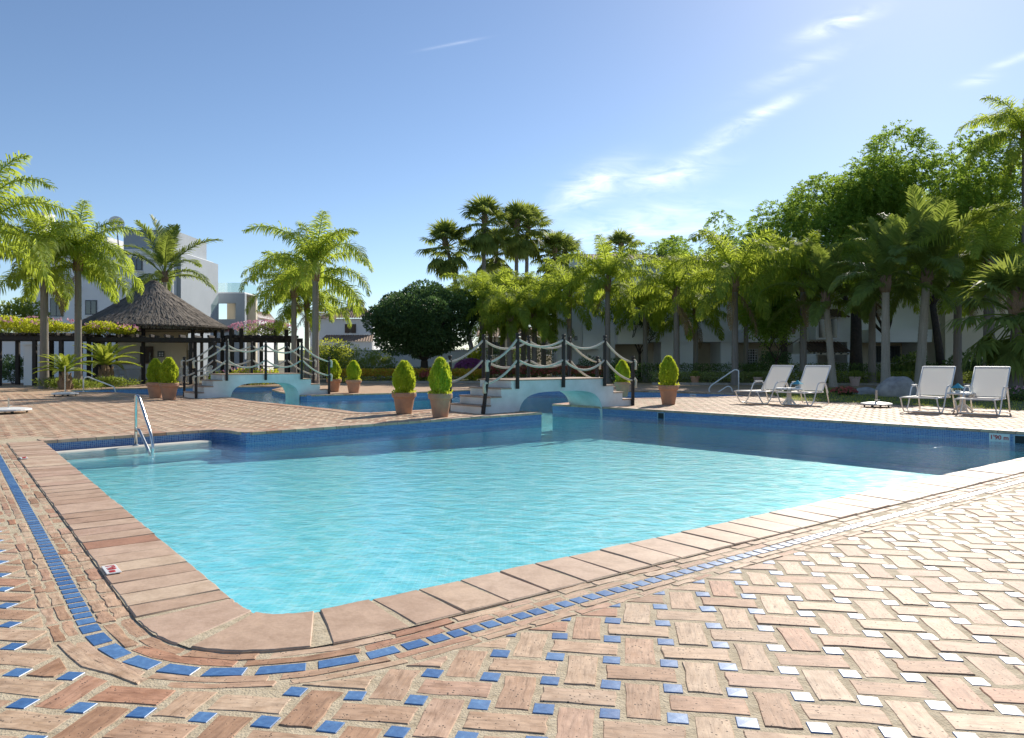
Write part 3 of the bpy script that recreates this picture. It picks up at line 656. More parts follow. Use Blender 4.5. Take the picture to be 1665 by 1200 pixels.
# ------------------------------------------------------------------ leaf meshes
def leaves(pts, dirs, ln, wd, seed=0, curl=.25):
    """one bent four-sided leaf per point; dirs = growth direction"""
    r = np.random.default_rng(seed); n = len(pts); d = dirs/np.maximum(np.linalg.norm(dirs, axis=1), 1e-6)[:, None]
    rv = r.normal(size=(n, 3)); s = np.cross(d, rv); s /= np.maximum(np.linalg.norm(s, axis=1), 1e-6)[:, None]; u = np.cross(s, d)
    l = (ln*r.uniform(.65, 1.25, n))[:, None]; w = (wd*r.uniform(.7, 1.2, n))[:, None]
    a = pts; b = pts+d*l*.45+s*w*.5+u*l*curl*.2; c = pts+d*l-u*l*curl*.4; e = pts+d*l*.45-s*w*.5+u*l*curl*.2
    V = np.stack([a, b, c, e], 1).reshape(-1, 3); Fq = np.arange(4*n).reshape(-1, 4); return V, Fq
def join(parts):
    V = []; Fq = []; k = 0
    for v, f in parts: V.append(v); Fq.append(f+k); k += len(v)
    return np.concatenate(V), np.concatenate(Fq)
def ball_pts(n, r, c, rad, shell=.55):
    v = r.normal(size=(n, 3)); v /= np.linalg.norm(v, axis=1)[:, None]; k = (shell+(1-shell)*r.random(n)**.5)[:, None]; return np.array(c)+v*np.array(rad)*k, v
def blob_foliage(blobs, n, ln, wd, seed, up=.5, shell=.55):
    r = np.random.default_rng(seed); vol = np.array([b[1][0]*b[1][1]+b[1][0]*b[1][2] for b in blobs]); ps = []; ds = []
    for b, k in zip(blobs, (vol/vol.sum()*n).astype(int)):
        p, v = ball_pts(max(k, 3), r, b[0], b[1], shell); ps.append(p); ds.append(v+r.normal(0, .7, v.shape)+np.array((0, 0, up)))
    return leaves(np.concatenate(ps), np.concatenate(ds), ln, wd, seed)
def lumpy(center, rad, k, seed, lump=.42):
    r = np.random.default_rng(seed); bl = [(center, tuple(np.array(rad)*.72))]
    for i in range(k):
        v = r.normal(size=3); v /= np.linalg.norm(v); v[2] = v[2]*.9+.12
        q = np.array(center)+v*np.array(rad)*r.uniform(.55, .82); s_ = lump*r.uniform(.6, 1.15); bl.append((tuple(q), tuple(np.array(rad)*s_)))
    return bl

# ------------------------------------------------------------------ potted conifers
def make_pot():
    t = thing('potted_conifer', '', 'potted plant', (0, 0, 0), 0, 'clipped golden conifers in terracotta pots')
    m = MB(); m.lathe([(.165, 0), (.175, .01), (.235, .36), (.24, .37), (.262, .375), (.275, .40), (.278, .47), (.268, .49), (.245, .49), (.235, .46), (.22, .44)], 28); m.build('pot', MT['pot'], t, smooth=False)
    m = MB(); m.lathe([(.02, .40), (.225, .44), (.1, .455)], 18); m.build('soil', MT['soil'], t)
    m = MB(); m.tube([(0, 0, .42), (.01, 0, .6), (0, .01, .9)], [.025, .02, .008], 6); m.build('stem', MT['bark'], t)
    r = np.random.default_rng(3); n = 5200; th = r.uniform(0, 2*np.pi, n); z = r.random(n); rad = .25*np.sin(np.pi*np.clip(z*.86+.13, 0, 1))**.62*(1-.22*z)*(1+.10*np.sin(5*th+9*z)+.06*np.sin(11*th-5*z)); k = r.uniform(.55, 1, n)**.5
    p = np.c_[rad*k*np.cos(th), rad*k*np.sin(th), .47+.70*z]; d = np.c_[np.cos(th)*.45, np.sin(th)*.45, np.full(n, 1.1)]+r.normal(0, .22, (n, 3)); V, Fq = leaves(p, d, .075, .022, 5, .3)
    obj('foliage', mesh_np('conifer_foliage', V, Fq), MT['conifer'], t)
    p = np.c_[r.uniform(.17, .27, 260)[:, None]*np.c_[np.cos(th[:260]), np.sin(th[:260])], r.uniform(.44, .52, 260)]; V, Fq = leaves(p, r.normal(0, 1, (260, 3))+np.array((0, 0, .4)), .06, .035, 6)
    obj('underplanting', mesh_np('underplanting', V, Fq), MT['vine'], t)
    return t
pot0 = make_pot()
pots = [(657, 672.5, 1.0, 'golden conifer in a reddish clay pot between the pools, further from the bridge steps'), (716, 678.5, .99, 'clipped golden conifer in a mossy brown clay pot next to the bridge steps'),
        (253, 647, 1.0, 'potted golden conifer half hidden by its twin at the bar bridge'), (275, 650, 1.0, 'potted golden conifer standing in front of its twin at the bar bridge'),
        (543, 637.2, .98, 'potted golden conifer beside the foot of the bar bridge on the far bank'), (575, 638.6, .98, 'potted golden conifer on the far bank, second from the bar bridge'),
        (1087, 657.8, 1.03, 'golden conifer in an orange clay pot standing clear on the lounger deck'), (1012, 645, .98, 'potted golden conifer seen behind the right-hand steps of the main bridge')]
for i, (x, y, s_, lb) in enumerate(pots):
    o = pot0 if i == 0 else copy_tree(pot0); p = P(x, y); o.location = (p[0], p[1], .003); o.rotation_euler = (0, 0, i*1.1); u_ = random.uniform(.93, 1.05); o.scale = (s_*u_, s_*u_*random.uniform(.96, 1.04), s_*random.uniform(.95, 1.04)); o['label'] = lb

# ------------------------------------------------------------------ pool rails
def bend(pts, r=.06, n=5):
    pts = [Vector(p) for p in pts]; o = [pts[0]]
    for i in range(1, len(pts)-1):
        a, b, c = pts[i-1], pts[i], pts[i+1]; q = min(r, (a-b).length*.45, (c-b).length*.45); p0 = b+(a-b).normalized()*q; p1 = b+(c-b).normalized()*q
        o += [p0.lerp(b, t/n).lerp(b.lerp(p1, t/n), t/n) for t in range(n+1)]
    return o+[pts[-1]]
def handrail(label, base, ang, prof, mat, flange=True):
    t = thing('pool_handrail', label, 'handrail', (base[0], base[1], base[2]), ang)
    m = MB(); m.tube(bend([(x, 0, z) for x, z in prof], .10), .023, 10); m.build('tube', mat, t, smooth=True)
    if flange: m = MB(); m.lathe([(.05, 0), (.05, .012), (.03, .03), (.025, .03)], 14); m.build('flange', mat, t)
    return t
bx = P(221, 725, -.155)
handrail('steel grab rail standing on the pool entry step', (bx[0], bx[1], -.155), R(-40), [(0, 0), (0, .80), (.10, .78), (.54, .20), (.60, -.02), (.52, -.12), (.42, -.02), (.10, .27), (0, .24)], MT['steel'])
b2 = P(1201, 637.5)
handrail('white looped handrail at the end of the far pool', (b2[0], b2[1], 0), R(180), [(0, 0), (0, .72), (-.0, .80), (.14, .84), (1.02, .25), (1.12, .1), (1.02, -.12), (.9, -.1), (.42, .22), (.28, .18), (.22, .0)], MT['wpaint'])
b3 = P(135.5, 637.6)
handrail('white handrail at the far pool by the cycads', (b3[0], b3[1], 0), R(-6), [(0, 0), (0, .5), (.16, .58), (1.22, .20), (1.27, 0)], MT['wpaint'])

# ------------------------------------------------------------------ loungers, tables, parasol bases
def make_lounger():
    t = thing('sun_lounger', '', 'sun lounger', (0, 0, 0), 0, 'white sling loungers on the deck'); hw = .34
    side = [(0, .335), (.05, .33), (.16, .14), (.27, .016), (.47, .016), (.60, .16), (.80, .54), (.90, .585), (1.16, .585), (1.24, .55), (1.32, .34), (1.45, .016)]
    for y in (-hw-.03, hw+.03):
        m = MB(); m.tube(bend([(x, y, z) for x, z in side], .06), .016, 8); m.build('side_frame', MT['wpaint'], t, smooth=True)
        m = MB(); m.tube([(0, y*.93, .345), (.5, y*.93, .335), (1.16, y*.93, .335)], .016, 8); m.build('seat_rail', MT['wpaint'], t, smooth=True)
        m = MB(); m.tube([(1.10, y*.93, .34), (1.30, y*.93, .62), (1.60, y*.93, 1.03)], .016, 8); m.build('back_rail', MT['wpaint'], t, smooth=True)
        m = MB(); m.box(.86, 1.2, y-.022, y+.022, .597, .612, None, .005); m.build('armrest', MT['plastic'], t)
        m = MB(); m.tube([(1.30, y*.9, .62), (1.48, y*.9, .30)], .011, 6); m.build('back_strut', MT['wpaint'], t)
    for (x, z) in ((.02, .345), (.37, .016), (1.12, .33), (1.45, .02), (1.6, 1.03)):
        m = MB(); m.tube([(x, -hw, z), (x, hw, z)], .014, 8); m.build('cross_bar', MT['wpaint'], t)
    def sling(name, path):
        V, Fs = [], []
        n = 7
        for (x, z, sg) in path:
            for k in range(n):
                q = 2*k/(n-1)-1; V.append((x, q*hw, z-sg*(1-q*q)))
        for i in range(len(path)-1):
            for k in range(n-1): Fs.append((i*n+k, (i+1)*n+k, (i+1)*n+k+1, i*n+k+1))
        obj(name, mesh_np(name, V, Fs, smooth=True), MT['sling'], t)
    sling('seat_sling', [(.0, .365, 0), (.2, .36, .015), (.6, .355, .03), (.9, .352, .03), (1.14, .356, .01)])
    sling('back_sling', [(1.12, .37, .0), (1.22, .535, .012), (1.36, .725, .02), (1.5, .91, .015), (1.605, 1.048, .0)])
    return t
lg0 = make_lounger()
LG = [((6.3, 19.95), 33, 'white sling sun lounger turned sideways beside the low table, nearest the far pool rail'), ((7.2, 19.15), 42, 'white sling sun lounger between the low table and the parasol base'),
      ((9.07, 16.5), 45, 'white sling sun lounger in front of the big boulder'), ((9.92, 15.85), 45, 'white sling sun lounger at the end of the row beyond the big boulder')]
for i, (p, a, lb) in enumerate(LG):
    o = lg0 if i == 0 else copy_tree(lg0); o.location = (p[0], p[1], .004); o.rotation_euler = (0, 0, R(a)); o['label'] = lb
def low_table(label, p, rz):
    t = thing('side_table', label, 'table', (p[0], p[1], .003), rz, 'white plastic side tables')
    m = MB(); m.box(-.33, .33, -.22, .22, .40, .45, None, .015); top = m.build('table_top', MT['plastic'], t)
    m = MB(); m.box(-.33, .33, -.232, -.2205, .415, .44); m.build('rim', MT['plastic'], top)
    for x in (-.15, -.05, .06): m = MB(); m.box(x-.018, x+.018, -.234, -.2325, .42, .436); m.build('slot', MT['dark'], top)
    m = MB(); m.tube([(0, 0, .02), (0, 0, .40)], [.075, .055], 10); m.build('pedestal', MT['plastic'], t)
    for k in range(4):
        a = math.pi/4+k*math.pi/2; m = MB(); m.tube([(.05*math.cos(a), .05*math.sin(a), .16), (.2*math.cos(a), .2*math.sin(a), .03), (.24*math.cos(a), .24*math.sin(a), .0)], [.03, .022, .02], 8); m.build('leg', MT['plastic'], t)
    return t
low_table('low white plastic table beside the sideways lounger', (P(1283, 658)), R(-20)); low_table('low white plastic table between the two loungers by the boulder', (10.35, 16.95), R(40))
def ashtray(label, p, z):
    t = thing('ashtray', label, 'ashtray', (p[0], p[1], z), 0, 'covered turquoise ashtrays')
    m = MB(); m.lathe([(.055, 0), (.065, .02), (.07, .045), (.06, .045), (.05, .015)], 14); m.build('bowl', MT['plastic'], t)
    for k in range(3):
        a = k*2.1; m = MB(); m.tube([(.06*math.cos(a), .06*math.sin(a), .04), (.055*math.cos(a), .055*math.sin(a), .10)], .005, 5); m.build('stay', MT['steel'], t)
    m = MB(); m.lathe([(.16, .095), (.165, .10), (.07, .16), (.01, .205), (.004, .21)], 4); m.build('pyramid_lid', MT['bluep'], t)
ashtray('turquoise pyramid-topped ashtray on the low table beside the sideways lounger', (P(1297, 658)), .453); ashtray('turquoise pyramid-topped ashtray on the table between the boulder loungers', (10.28, 17.02), .453)
def parasol_base(label, p, r, pole_h, pr=.022, disc=MT['plastic'], rz=0):
    t = thing('parasol_base', label, 'parasol base', (p[0], p[1], .002), rz)
    m = MB(); m.lathe([(r*.9, .055), (r, .07), (r*.98, .10), (r*.6, .125), (.08, .135), (.05, .135)], 28); m.build('weight', disc, t)
    m = MB(); m.tube([(0, 0, .12), (0, 0, pole_h)], pr, 10); m.build('pole_socket', MT['trunk_pale'] if pr > .02 else MT['steel'], t)
    m = MB(); m.tube([(0, 0, .16), (0, 0, .2)], pr*1.5, 10); m.tube([(pr, 0, .18), (pr+.06, 0, .18)], .01, 6); m.build('clamp', MT['steel'], t)
    for k in range(4):
        a = math.pi/4+k*math.pi/2; M = yaw(a, .78*r*math.cos(a), .78*r*math.sin(a), .032) @ Matrix.Rotation(R(90), 4, 'Y'); w = MB(); w.lathe([(.02, -.015), (.032, -.012), (.032, .012), (.02, .015)], 12, M); w.build('wheel', MT['rubber'], t)
        m = MB(); m.tube([(.78*r*math.cos(a), .78*r*math.sin(a), .034), (.78*r*math.cos(a), .78*r*math.sin(a), .075)], .012, 6); m.build('wheel_fork', MT['steel'], t)
    return t
parasol_base('white wheeled parasol base on the lawn edge between the loungers', P(1425, 662), .37, .42, .026)
parasol_base('white wheeled parasol base with a short stub on the left deck', P(14, 672), .45, .34, .018)
parasol_base('white wheeled parasol base with a tall thin pole on the left deck', P(106, 644), .40, 1.0, .020)

# ------------------------------------------------------------------ boulders, kerb, lawn grass
def boulder(label, p, rad, seed, z=0):
    r = np.random.default_rng(seed); import bmesh
    bm = bmesh.new(); bmesh.ops.create_icosphere(bm, subdivisions=4, radius=1)
    ph = r.uniform(0, 6, 9)
    for v in bm.verts:
        c = v.co; d = 1+.12*math.sin(2.3*c.x+ph[0])*math.cos(2.1*c.y+ph[1])+.09*math.sin(3.7*c.z+ph[2]+2*c.x)+.04*math.sin(7*c.x+ph[3])*math.sin(6*c.y+ph[4])+.02*math.sin(13*c.y+ph[5]+5*c.z)
        v.co = Vector((c.x*rad[0]*d, c.y*rad[1]*d, (c.z*d*(1 if c.z > 0 else .25))*rad[2]))
    me = bpy.data.meshes.new('boulder'); bm.to_mesh(me); bm.free(); me.polygons.foreach_set('use_smooth', np.ones(len(me.polygons), bool))
    return tag(obj('boulder', me, MT['rock'], None, (p[0], p[1], z), (0, 0, seed)), label, 'boulder', 'garden boulders on the lawn')
boulder('large rounded grey boulder on the lawn behind the loungers', P(1462, 645), (.66, .5, .60), 3); boulder('low flat grey boulder beside the red flowers', P(1408, 641), (.55, .4, .24), 5); boulder('dark boulder glimpsed between the two end loungers', (13.6, 21.6), (.55, .5, .50), 8)
r = np.random.default_rng(11); n = 26000; gp = np.c_[r.uniform(8.2, 20, n), r.uniform(13.4, 31, n)]; gp = gp[inside(gp, LAWN)]; n = len(gp)
V, Fq = leaves(np.c_[gp, np.full(n, .0)], np.c_[r.normal(0, .5, (n, 2)), np.full(n, 1.)], .055, .014, 4); o = obj('grass', mesh_np('grass', V, Fq), MT['grass']); tag(o, 'short green grass blades growing on the lawn strip', 'grass', kind='stuff')
# ------------------------------------------------------------------ palms
def feather_frond(seed, Ln, e0, bend, npairs, ll, lw, droop, fwd=.55, plum=.35, start=.14, keel=0.):
    r = np.random.default_rng(seed); n = 26; ang = R(e0)-R(bend)*np.linspace(0, 1, n)**1.35; ds = Ln/(n-1)
    x = np.r_[0, np.cumsum(np.cos(ang[:-1])*ds)]; z = np.r_[0, np.cumsum(np.sin(ang[:-1])*ds)]
    y = .04*Ln*np.sin(np.linspace(0, 1, n)*2.2+r.uniform(0, 6))*np.linspace(0, 1, n)
    V = []; Fq = []
    m = MB(); m.tube([(x[i], y[i], z[i]) for i in range(0, n, 3)]+[(x[-1], y[-1], z[-1])], list(np.linspace(.032, .006, len(range(0, n, 3))+1)), 4, False)
    V += m.V; Fq += m.Fc
    for sd_ in (-1, 1):
        for k in range(npairs):
            s_ = start+(1-start)*(k+r.uniform(0, .8))/npairs; i = s_*(n-1); p = np.array([np.interp(i, range(n), c) for c in (x, y, z)])
            a = np.interp(i, range(n), ang); tg = np.array((math.cos(a), 0, math.sin(a))); up = np.array((-math.sin(a), 0, math.cos(a))); lat_ = np.array((0, sd_, 0.))
            l = ll*(math.sin(math.pi*min(1, .12+s_*.86))**.6)*r.uniform(.8, 1.1)
            d = tg*(fwd+.5*s_**3)+lat_*.85+up*(keel+r.normal(0, plum)); d /= np.linalg.norm(d)
            d2 = d*.75+np.array((0, 0, -droop*r.uniform(.6, 1.3))); d2 /= np.linalg.norm(d2); d3 = d2*.6+np.array((0, 0, -droop*1.3)); d3 /= np.linalg.norm(d3)
            w = tg-d*(tg@d); w = w/max(np.linalg.norm(w), 1e-6)*lw*.5
            q0 = p; q1 = p+d*l*.42; q2 = q1+d2*l*.34; q3 = q2+d3*l*.28; b = len(V)
            V += [q0-w*.5, q0+w*.5, q1+w, q1-w, q2+w*.8, q2-w*.8, q3]
            Fq += [(b, b+1, b+2, b+3), (b+3, b+2, b+4, b+5), (b+5, b+4, b+6)]
    return mesh_np('frond', V, Fq)
QF = [feather_frond(20+i, 3.1*l, e, b, 104, .66, .038, dr, .5, .5) for i, (e, b, dr, l) in enumerate(((80, 78, .35, .95), (72, 108, .5, 1.12), (63, 122, .6, 1.2), (54, 130, .7, 1.2), (42, 130, .8, 1.15), (24, 112, .9, 1.05), (0, 85, .9, .9)))]
KF = [feather_frond(40+i, 3.0*l, e, b, 78, .66, .046, dr, .62, .14, .18, .25) for i, (e, b, dr, l) in enumerate(((84, 20, .05, .9), (74, 40, .12, 1), (62, 62, .2, 1.05), (48, 85, .3, 1.05), (32, 95, .4, 1), (12, 85, .45, .95)))]
DEAD = feather_frond(77, 2.6, -48, 45, 60, .45, .03, 1.0, .6, .4); DEAD.materials.append(MT['deadfrond'])
CF = [feather_frond(60+i, 1.35*l, e, b, 46, .20, .022, .03, .45, .06, .1, .3) for i, (e, b, l) in enumerate(((75, 35, .7), (58, 55, 1), (38, 60, 1.05), (15, 45, 1)))]
def fan_frond(seed, e0, pet, rad, hang):
    r = np.random.default_rng(seed); a = R(e0); V = []; Fq = []; m = MB(); c = Vector((pet*math.cos(a), 0, pet*math.sin(a)-.12*pet)); m.tube([(0, 0, 0), (c.x*.5, 0, c.z*.5+.05*pet), c], [.03, .02, .015], 4, False); V += m.V; Fq += m.Fc
    tg = np.array((math.cos(a-.35), 0, math.sin(a-.35))); up = np.array((-tg[2], 0, tg[0])); lat_ = np.array((0, 1., 0)); c = np.array(c); K = 30
    for k in range(K):
        w = (k/(K-1)-.5)*R(250)+r.normal(0, .03); d = tg*math.cos(w)+lat_*math.sin(w)+up*(.18*math.cos(w*2)-.1+.05*(-1)**k); d /= np.linalg.norm(d)
        l = rad*(.72+.28*math.cos(w*.6))*r.uniform(.9, 1.08); s_ = np.cross(d, up); s_ /= np.linalg.norm(s_); ww = rad*.055; q1 = c+d*l*.55; d2 = d*.8+np.array((0, 0, -hang*r.uniform(.5, 1.3))); d2 /= np.linalg.norm(d2); q2 = q1+d2*l*.45; b = len(V)
        V += [c-s_*.008, c+s_*.008, q1+s_*ww, q1-s_*ww, q2]; Fq += [(b, b+1, b+2, b+3), (b+3, b+2, b+4)]
    return mesh_np('fan_leaf', V, Fq)
FF = [fan_frond(80+i, e, p, .78, h) for i, (e, p, h) in enumerate(((80, .8, .2), (58, .95, .4), (32, 1.05, .6), (5, 1.05, .8), (-30, .95, 1.), (-55, .8, 1.1)))]
for l_, m_ in ((QF, 'queen'), (KF, 'king'), (CF, 'cycad'), (FF, 'fan')):
    for me in l_: me.materials.append(MT[m_])
def trunk_mesh(seed, rings, flare, ridge, taper):
    r = np.random.default_rng(seed); prof = []; n = rings*3
    for i in range(n+1):
        t = i/n; rad = (1-taper*t)*(1+flare*math.exp(-t*14)); rad *= 1+(ridge if i % 3 == 1 else -ridge*.4)+r.normal(0, .012); prof.append((rad, t))
    m = MB(); m.lathe(prof, 12); me = mesh_np('palm_trunk', m.V, m.Fc, smooth=True); return me
TM = {'grey': trunk_mesh(1, 34, .35, .012, .18), 'pale': trunk_mesh(2, 30, .3, .05, .22), 'fan': trunk_mesh(3, 40, .5, .015, .3)}
TM['grey'].materials.append(MT['trunk_grey']); TM['pale'].materials.append(MT['trunk_pale']); TM['fan'].materials.append(MT['trunk_grey'])
def boot_mesh():
    m = MB(); m.lathe([(.9, -.02), (1.12, .08), (1.22, .3), (1.12, .6), (.8, .9), (.4, 1.15), (.1, 1.3)], 12)
    for k in range(16):
        a = k*2.4; z = .05+.055*k; rr = 1.12-.02*k; m.tube([(rr*math.cos(a), rr*math.sin(a), z), ((rr+.22)*math.cos(a), (rr+.22)*math.sin(a), z+.22), ((rr+.30)*math.cos(a+.1), (rr+.30)*math.sin(a+.1), z+.36)], [.26, .17, .05], 5)
    me = mesh_np('leaf_bases', m.V, m.Fc); me.materials.append(MT['boot']); return me
BOOT = boot_mesh()
def palm(kind, x, d, ytop, label, group=None, sc_=1., rz=0., r=.16, lean=0., leanaz=0., nf=None, tilt=None):
    X = (x-CX)*d/F; h = CAMH+(HOR-ytop)*d/F
    name = {'queen': 'queen_palm', 'king': 'king_palm', 'fan': 'fan_palm'}[kind]
    t = thing(name, label, 'palm tree', (X, d, -.03), rz, group)
    ax = Vector((math.sin(lean)*math.cos(leanaz-rz), math.sin(lean)*math.sin(leanaz-rz), math.cos(lean)))*(h/math.cos(lean))
    tq = ax.to_track_quat('Z', 'Y').to_euler()
    tm = TM['grey'] if kind == 'queen' else TM['pale'] if kind == 'king' else TM['fan']
    obj('trunk', tm, None, t, (0, 0, 0), tq, (r, r, ax.length+.1))
    obj('leaf_bases', BOOT, None, t, ax-Vector((0, 0, .10)), tq, (r*.95, r*.95, .65 if kind == 'king' else .8))
    fr = {'queen': QF, 'king': KF, 'fan': FF}[kind]; n = nf or {'queen': 19, 'king': 15, 'fan': 34}[kind]; rr = random.Random(int(x*7+d)); top = ax+Vector((0, 0, .35*sc_ if kind != 'fan' else .1))
    for i in range(n):
        q = i/(n-1); v = min(len(fr)-1, int(q*len(fr)*.999)); a = i*2.39996+rr.uniform(-.25, .25); s_ = sc_*rr.uniform(.88, 1.1)
        o = obj('frond', fr[v], None, t, top-Vector((0, 0, .3*q*sc_)), (rr.gauss(0, .06), rr.gauss(0, .06), a), (s_, s_, s_))
    if kind == 'queen':
        for k in range(rr.choice((1, 2, 3))): obj('dead_frond', DEAD, None, t, top-Vector((0, 0, .45)), (0, 0, rr.uniform(0, 6.28)), (sc_*rr.uniform(.55, .8),)*3)
    return t
GQ, GR = 'queen palms clustered behind the main bridge', 'queen palms in the row behind the right hedge'
palm('queen', 513, 31, 452, 'tall queen palm with an open arching crown standing behind the bar bridge', None, 1.0, .3, .15)
palm('queen', 478, 35, 480, 'shorter queen palm with dense yellowish crown in front of the villa', None, .86, 1.2, .14); palm('queen', 499, 38, 505, 'small queen palm half hidden by the tall palm at the bar bridge', None, .9, 2.2, .13)
palm('queen', 72, 30.6, 442, 'queen palm with swollen trunk at the pergola end of the left bed', None, .98, 2.6, .165); palm('queen', 127, 31.4, 436, 'queen palm growing between the two cycads by the thatched bar', None, 1.0, .9, .15)
palm('queen', -42, 25, 395, 'queen palm at the edge of the deck with fronds reaching in over the pergola', None, 1.1, .2, .16)
for i, (x, d, yt, s_) in enumerate(((784, 44, 505, 1.05), (797, 48, 498, 1.), (817, 46, 500, 1.), (829, 41, 525, .9), (851, 47, 505, 1.), (869, 42, 528, .95), (884, 49, 500, 1.))):
    palm('queen', x, d, yt, 'queen palm in the clump of bright green palms behind the main bridge', GQ, s_, i*1.3, .17)
palm('queen', 926, 42, 492, 'queen palm with a dense drooping crown in front of the white gable corner', None, 1.0, .5, .15); palm('queen', 988, 40, 470, 'queen palm with bare fibrous neck in front of the blue-grey wall', None, 1.05, 2.0, .16)
for i, (x, d, yt, s_, r_) in enumerate(((1049, 42, 505, .95, .15), (1100, 38, 490, 1.05, .17), (1131, 42, 515, 1., .15), (1195, 35, 470, 1.2, .17), (1213, 42, 470, 1., .14), (1306, 35.5, 470, 1.15, .17), (1418, 35, 460, 1., .17), (1557, 33, 455, 1.05, .18), (1608, 29.5, 450, 1.1, .22))):
    palm('queen', x, d, yt, ('queen palm behind the rope bridge end post, before the recessed terrace', 'queen palm rising directly behind the orange clay pot', 'slim queen palm between the orange pot and the far pool handrail', 'tall queen palm with upright crown just behind the looped handrail', 'thin queen palm close beside the tall one behind the looped handrail',
        'grey-trunked queen palm behind the lounger table', 'dark grey-trunked queen palm between two pale ringed palms', 'dark grey-trunked queen palm behind the lounger in front of the boulder', 'thick-trunked queen palm behind the end lounger')[i], GR, s_, i*.9+.4, r_, nf=17)
palm('king', 1355, 33, 497, 'leaning palm with pale ringed trunk behind the two loungers by the table', None, .95, .4, .16, .085, math.pi); palm('king', 1440, 29.6, 470, 'straight palm with pale ringed trunk beside the flat boulder', None, .95, 1.9, .18, .0, 0)
palm('king', 1494, 30, 462, 'large palm with pale ringed trunk and stiff upright fronds behind the big boulder', None, 1.22, .9, .19, .07, 0, 17)
palm('king', 268, 46, 455, 'broad-leaved palm rising behind the thatched roof', None, 1.25, .9, .16)
palm('queen', 1668, 36, 235, 'very tall dark palm whose crown tops the big trees', None, 1.1, .9, .2)
for i, (x, d, yt, s_, ln_, lz) in enumerate(((778, 55, 400, 1.4, .24, math.pi), (783, 55, 362, 1.45, .02, 0), (838, 58, 370, 1.45, .01, 0), (853, 60, 372, 1.5, .02, 0), (806, 62, 410, 1.6, .0, 0), (898, 62, 412, 1.45, .02, 0), (918, 64, 418, 1.4, .0, 0), (1010, 60, 405, 1.15, .0, 0))):
    palm('fan', x, d, yt, ['leaning fan palm with crown off to one side of the tall clump', 'fan palm standing tall above the clump of queen palms', 'fan palm standing tall above the clump of queen palms', 'fan palm standing tall above the clump of queen palms', 'shorter fan palm filling the middle of the tall clump', 'fan palm with low crown on the gable side of the clump', 'fan palm with low crown on the gable side of the clump', 'lone fan palm peeping over the queen palms near the tiled gable'][i], 'tall fan palms behind the bridge', s_, i*.8, .19, ln_, lz, 44)
palm('fan', 1652, 24, 505, 'low bushy fan palm at the end of the right hedge', None, 1.35, .3, .2, nf=40)
palm('fan', 1120, 62, 470, 'dark fan palm behind the right row', None, 1.1, 1.3, .2)
def cycad(x, d, z, s_, label):
    X = (x-CX)*d/F; t = thing('cycad', label, 'cycad', (X, d, -.02), 0, 'cycads in the left bed')
    obj('trunk', BOOT, None, t, (0, 0, 0), (0, 0, .4), (.22*s_, .22*s_, z/1.2))
    for i in range(26):
        q = i/25; v = min(3, int(q*4)); o = obj('frond', CF[v], None, t, (0, 0, z*.98), (random.gauss(0, .05), random.gauss(0, .05), i*2.39996), (s_*1.0,)*3)
cycad(106, 29.8, .75, .88, 'small bright cycad between the two left palms'); cycad(172, 33.5, 1.0, 1.2, 'big cycad with thick shaggy trunk in front of the bar counter')

# ------------------------------------------------------------------ broad-leaved trees
def limbs(m, p, d, r, ln, depth, rr, tips):
    p = Vector(p); d = Vector(d).normalized(); pts = [p]; rad = [r]
    for k in range(4): d = (d+Vector((rr.gauss(0, .14), rr.gauss(0, .14), rr.gauss(.05, .08)))).normalized(); pts.append(pts[-1]+d*ln/4); rad.append(r*(1-.1*(k+1)))
    m.tube(pts, rad, 8); tips.append(pts[-1])
    if depth:
        for k in range(3 if depth > 1 else 2):
            a = rr.uniform(0, 6.28); nd = (d+Vector((math.cos(a), math.sin(a), rr.uniform(-.1, .5)))*.75).normalized(); limbs(m, pts[-1], nd, r*.58, ln*.72, depth-1, rr, tips)
def feather_crown(blobs, nspray, seed, ll=.42, leaflet=.075):
    """pinnate sprays: a short drooping rachis with paired leaflets"""
    r = np.random.default_rng(seed); vol = np.array([b[1][0]*b[1][1] for b in blobs]); ps = []; ds = []
    for b, k in zip(blobs, (vol/vol.sum()*nspray).astype(int)):
        p, v = ball_pts(max(k, 3), r, b[0], b[1], .5); ps.append(p); ds.append(v)
    p = np.concatenate(ps); v = np.concatenate(ds); n = len(p); d = v+r.normal(0, .6, (n, 3))+np.array((0, 0, .35)); d /= np.linalg.norm(d, axis=1)[:, None]
    s_ = np.cross(d, r.normal(size=(n, 3))); s_ /= np.linalg.norm(s_, axis=1)[:, None]; out = []; l = ll*r.uniform(.6, 1.3, n)[:, None]
    for k in range(7):
        t = .15+.85*k/6
        q = p+d*l*t-np.array((0, 0, 1))*l*.55*t*t
        for sg in (-1, 1):
            if k == 6 and sg == 1: continue
            dd = (s_*sg*.9+d*.5+r.normal(0, .12, (n, 3))-np.array((0, 0, .25*t))) if k < 6 else d-np.array((0, 0, .6))
            out.append(leaves(q, dd, leaflet*1.5, leaflet*.62, seed+k, .2))
    return join(out)
def tree(name, label, base, blobs, me, trunk_r, fork_z, mat, seed, group=None, depth=2, lean=(0, 0), cat='tree', ll=None):
    t = thing(name, label, cat, (base[0], base[1], -.05), 0, group); rr = random.Random(seed); m = MB(); tips = []
    pts = [Vector((0, 0, 0)), Vector((lean[0]*.3, lean[1]*.3, fork_z*.4)), Vector((lean[0], lean[1], fork_z))]; m.tube(pts, [trunk_r*1.25, trunk_r, trunk_r*.85], 10)
    for k in range(4): a = k*1.57+rr.uniform(-.4, .4); limbs(m, pts[-1], (math.cos(a)*.75, math.sin(a)*.75, 1), trunk_r*.55, ll or fork_z*.55, depth, rr, tips)
    m.build('trunk', MT['bark'], t, smooth=True); obj('crown', me, mat, t); return t
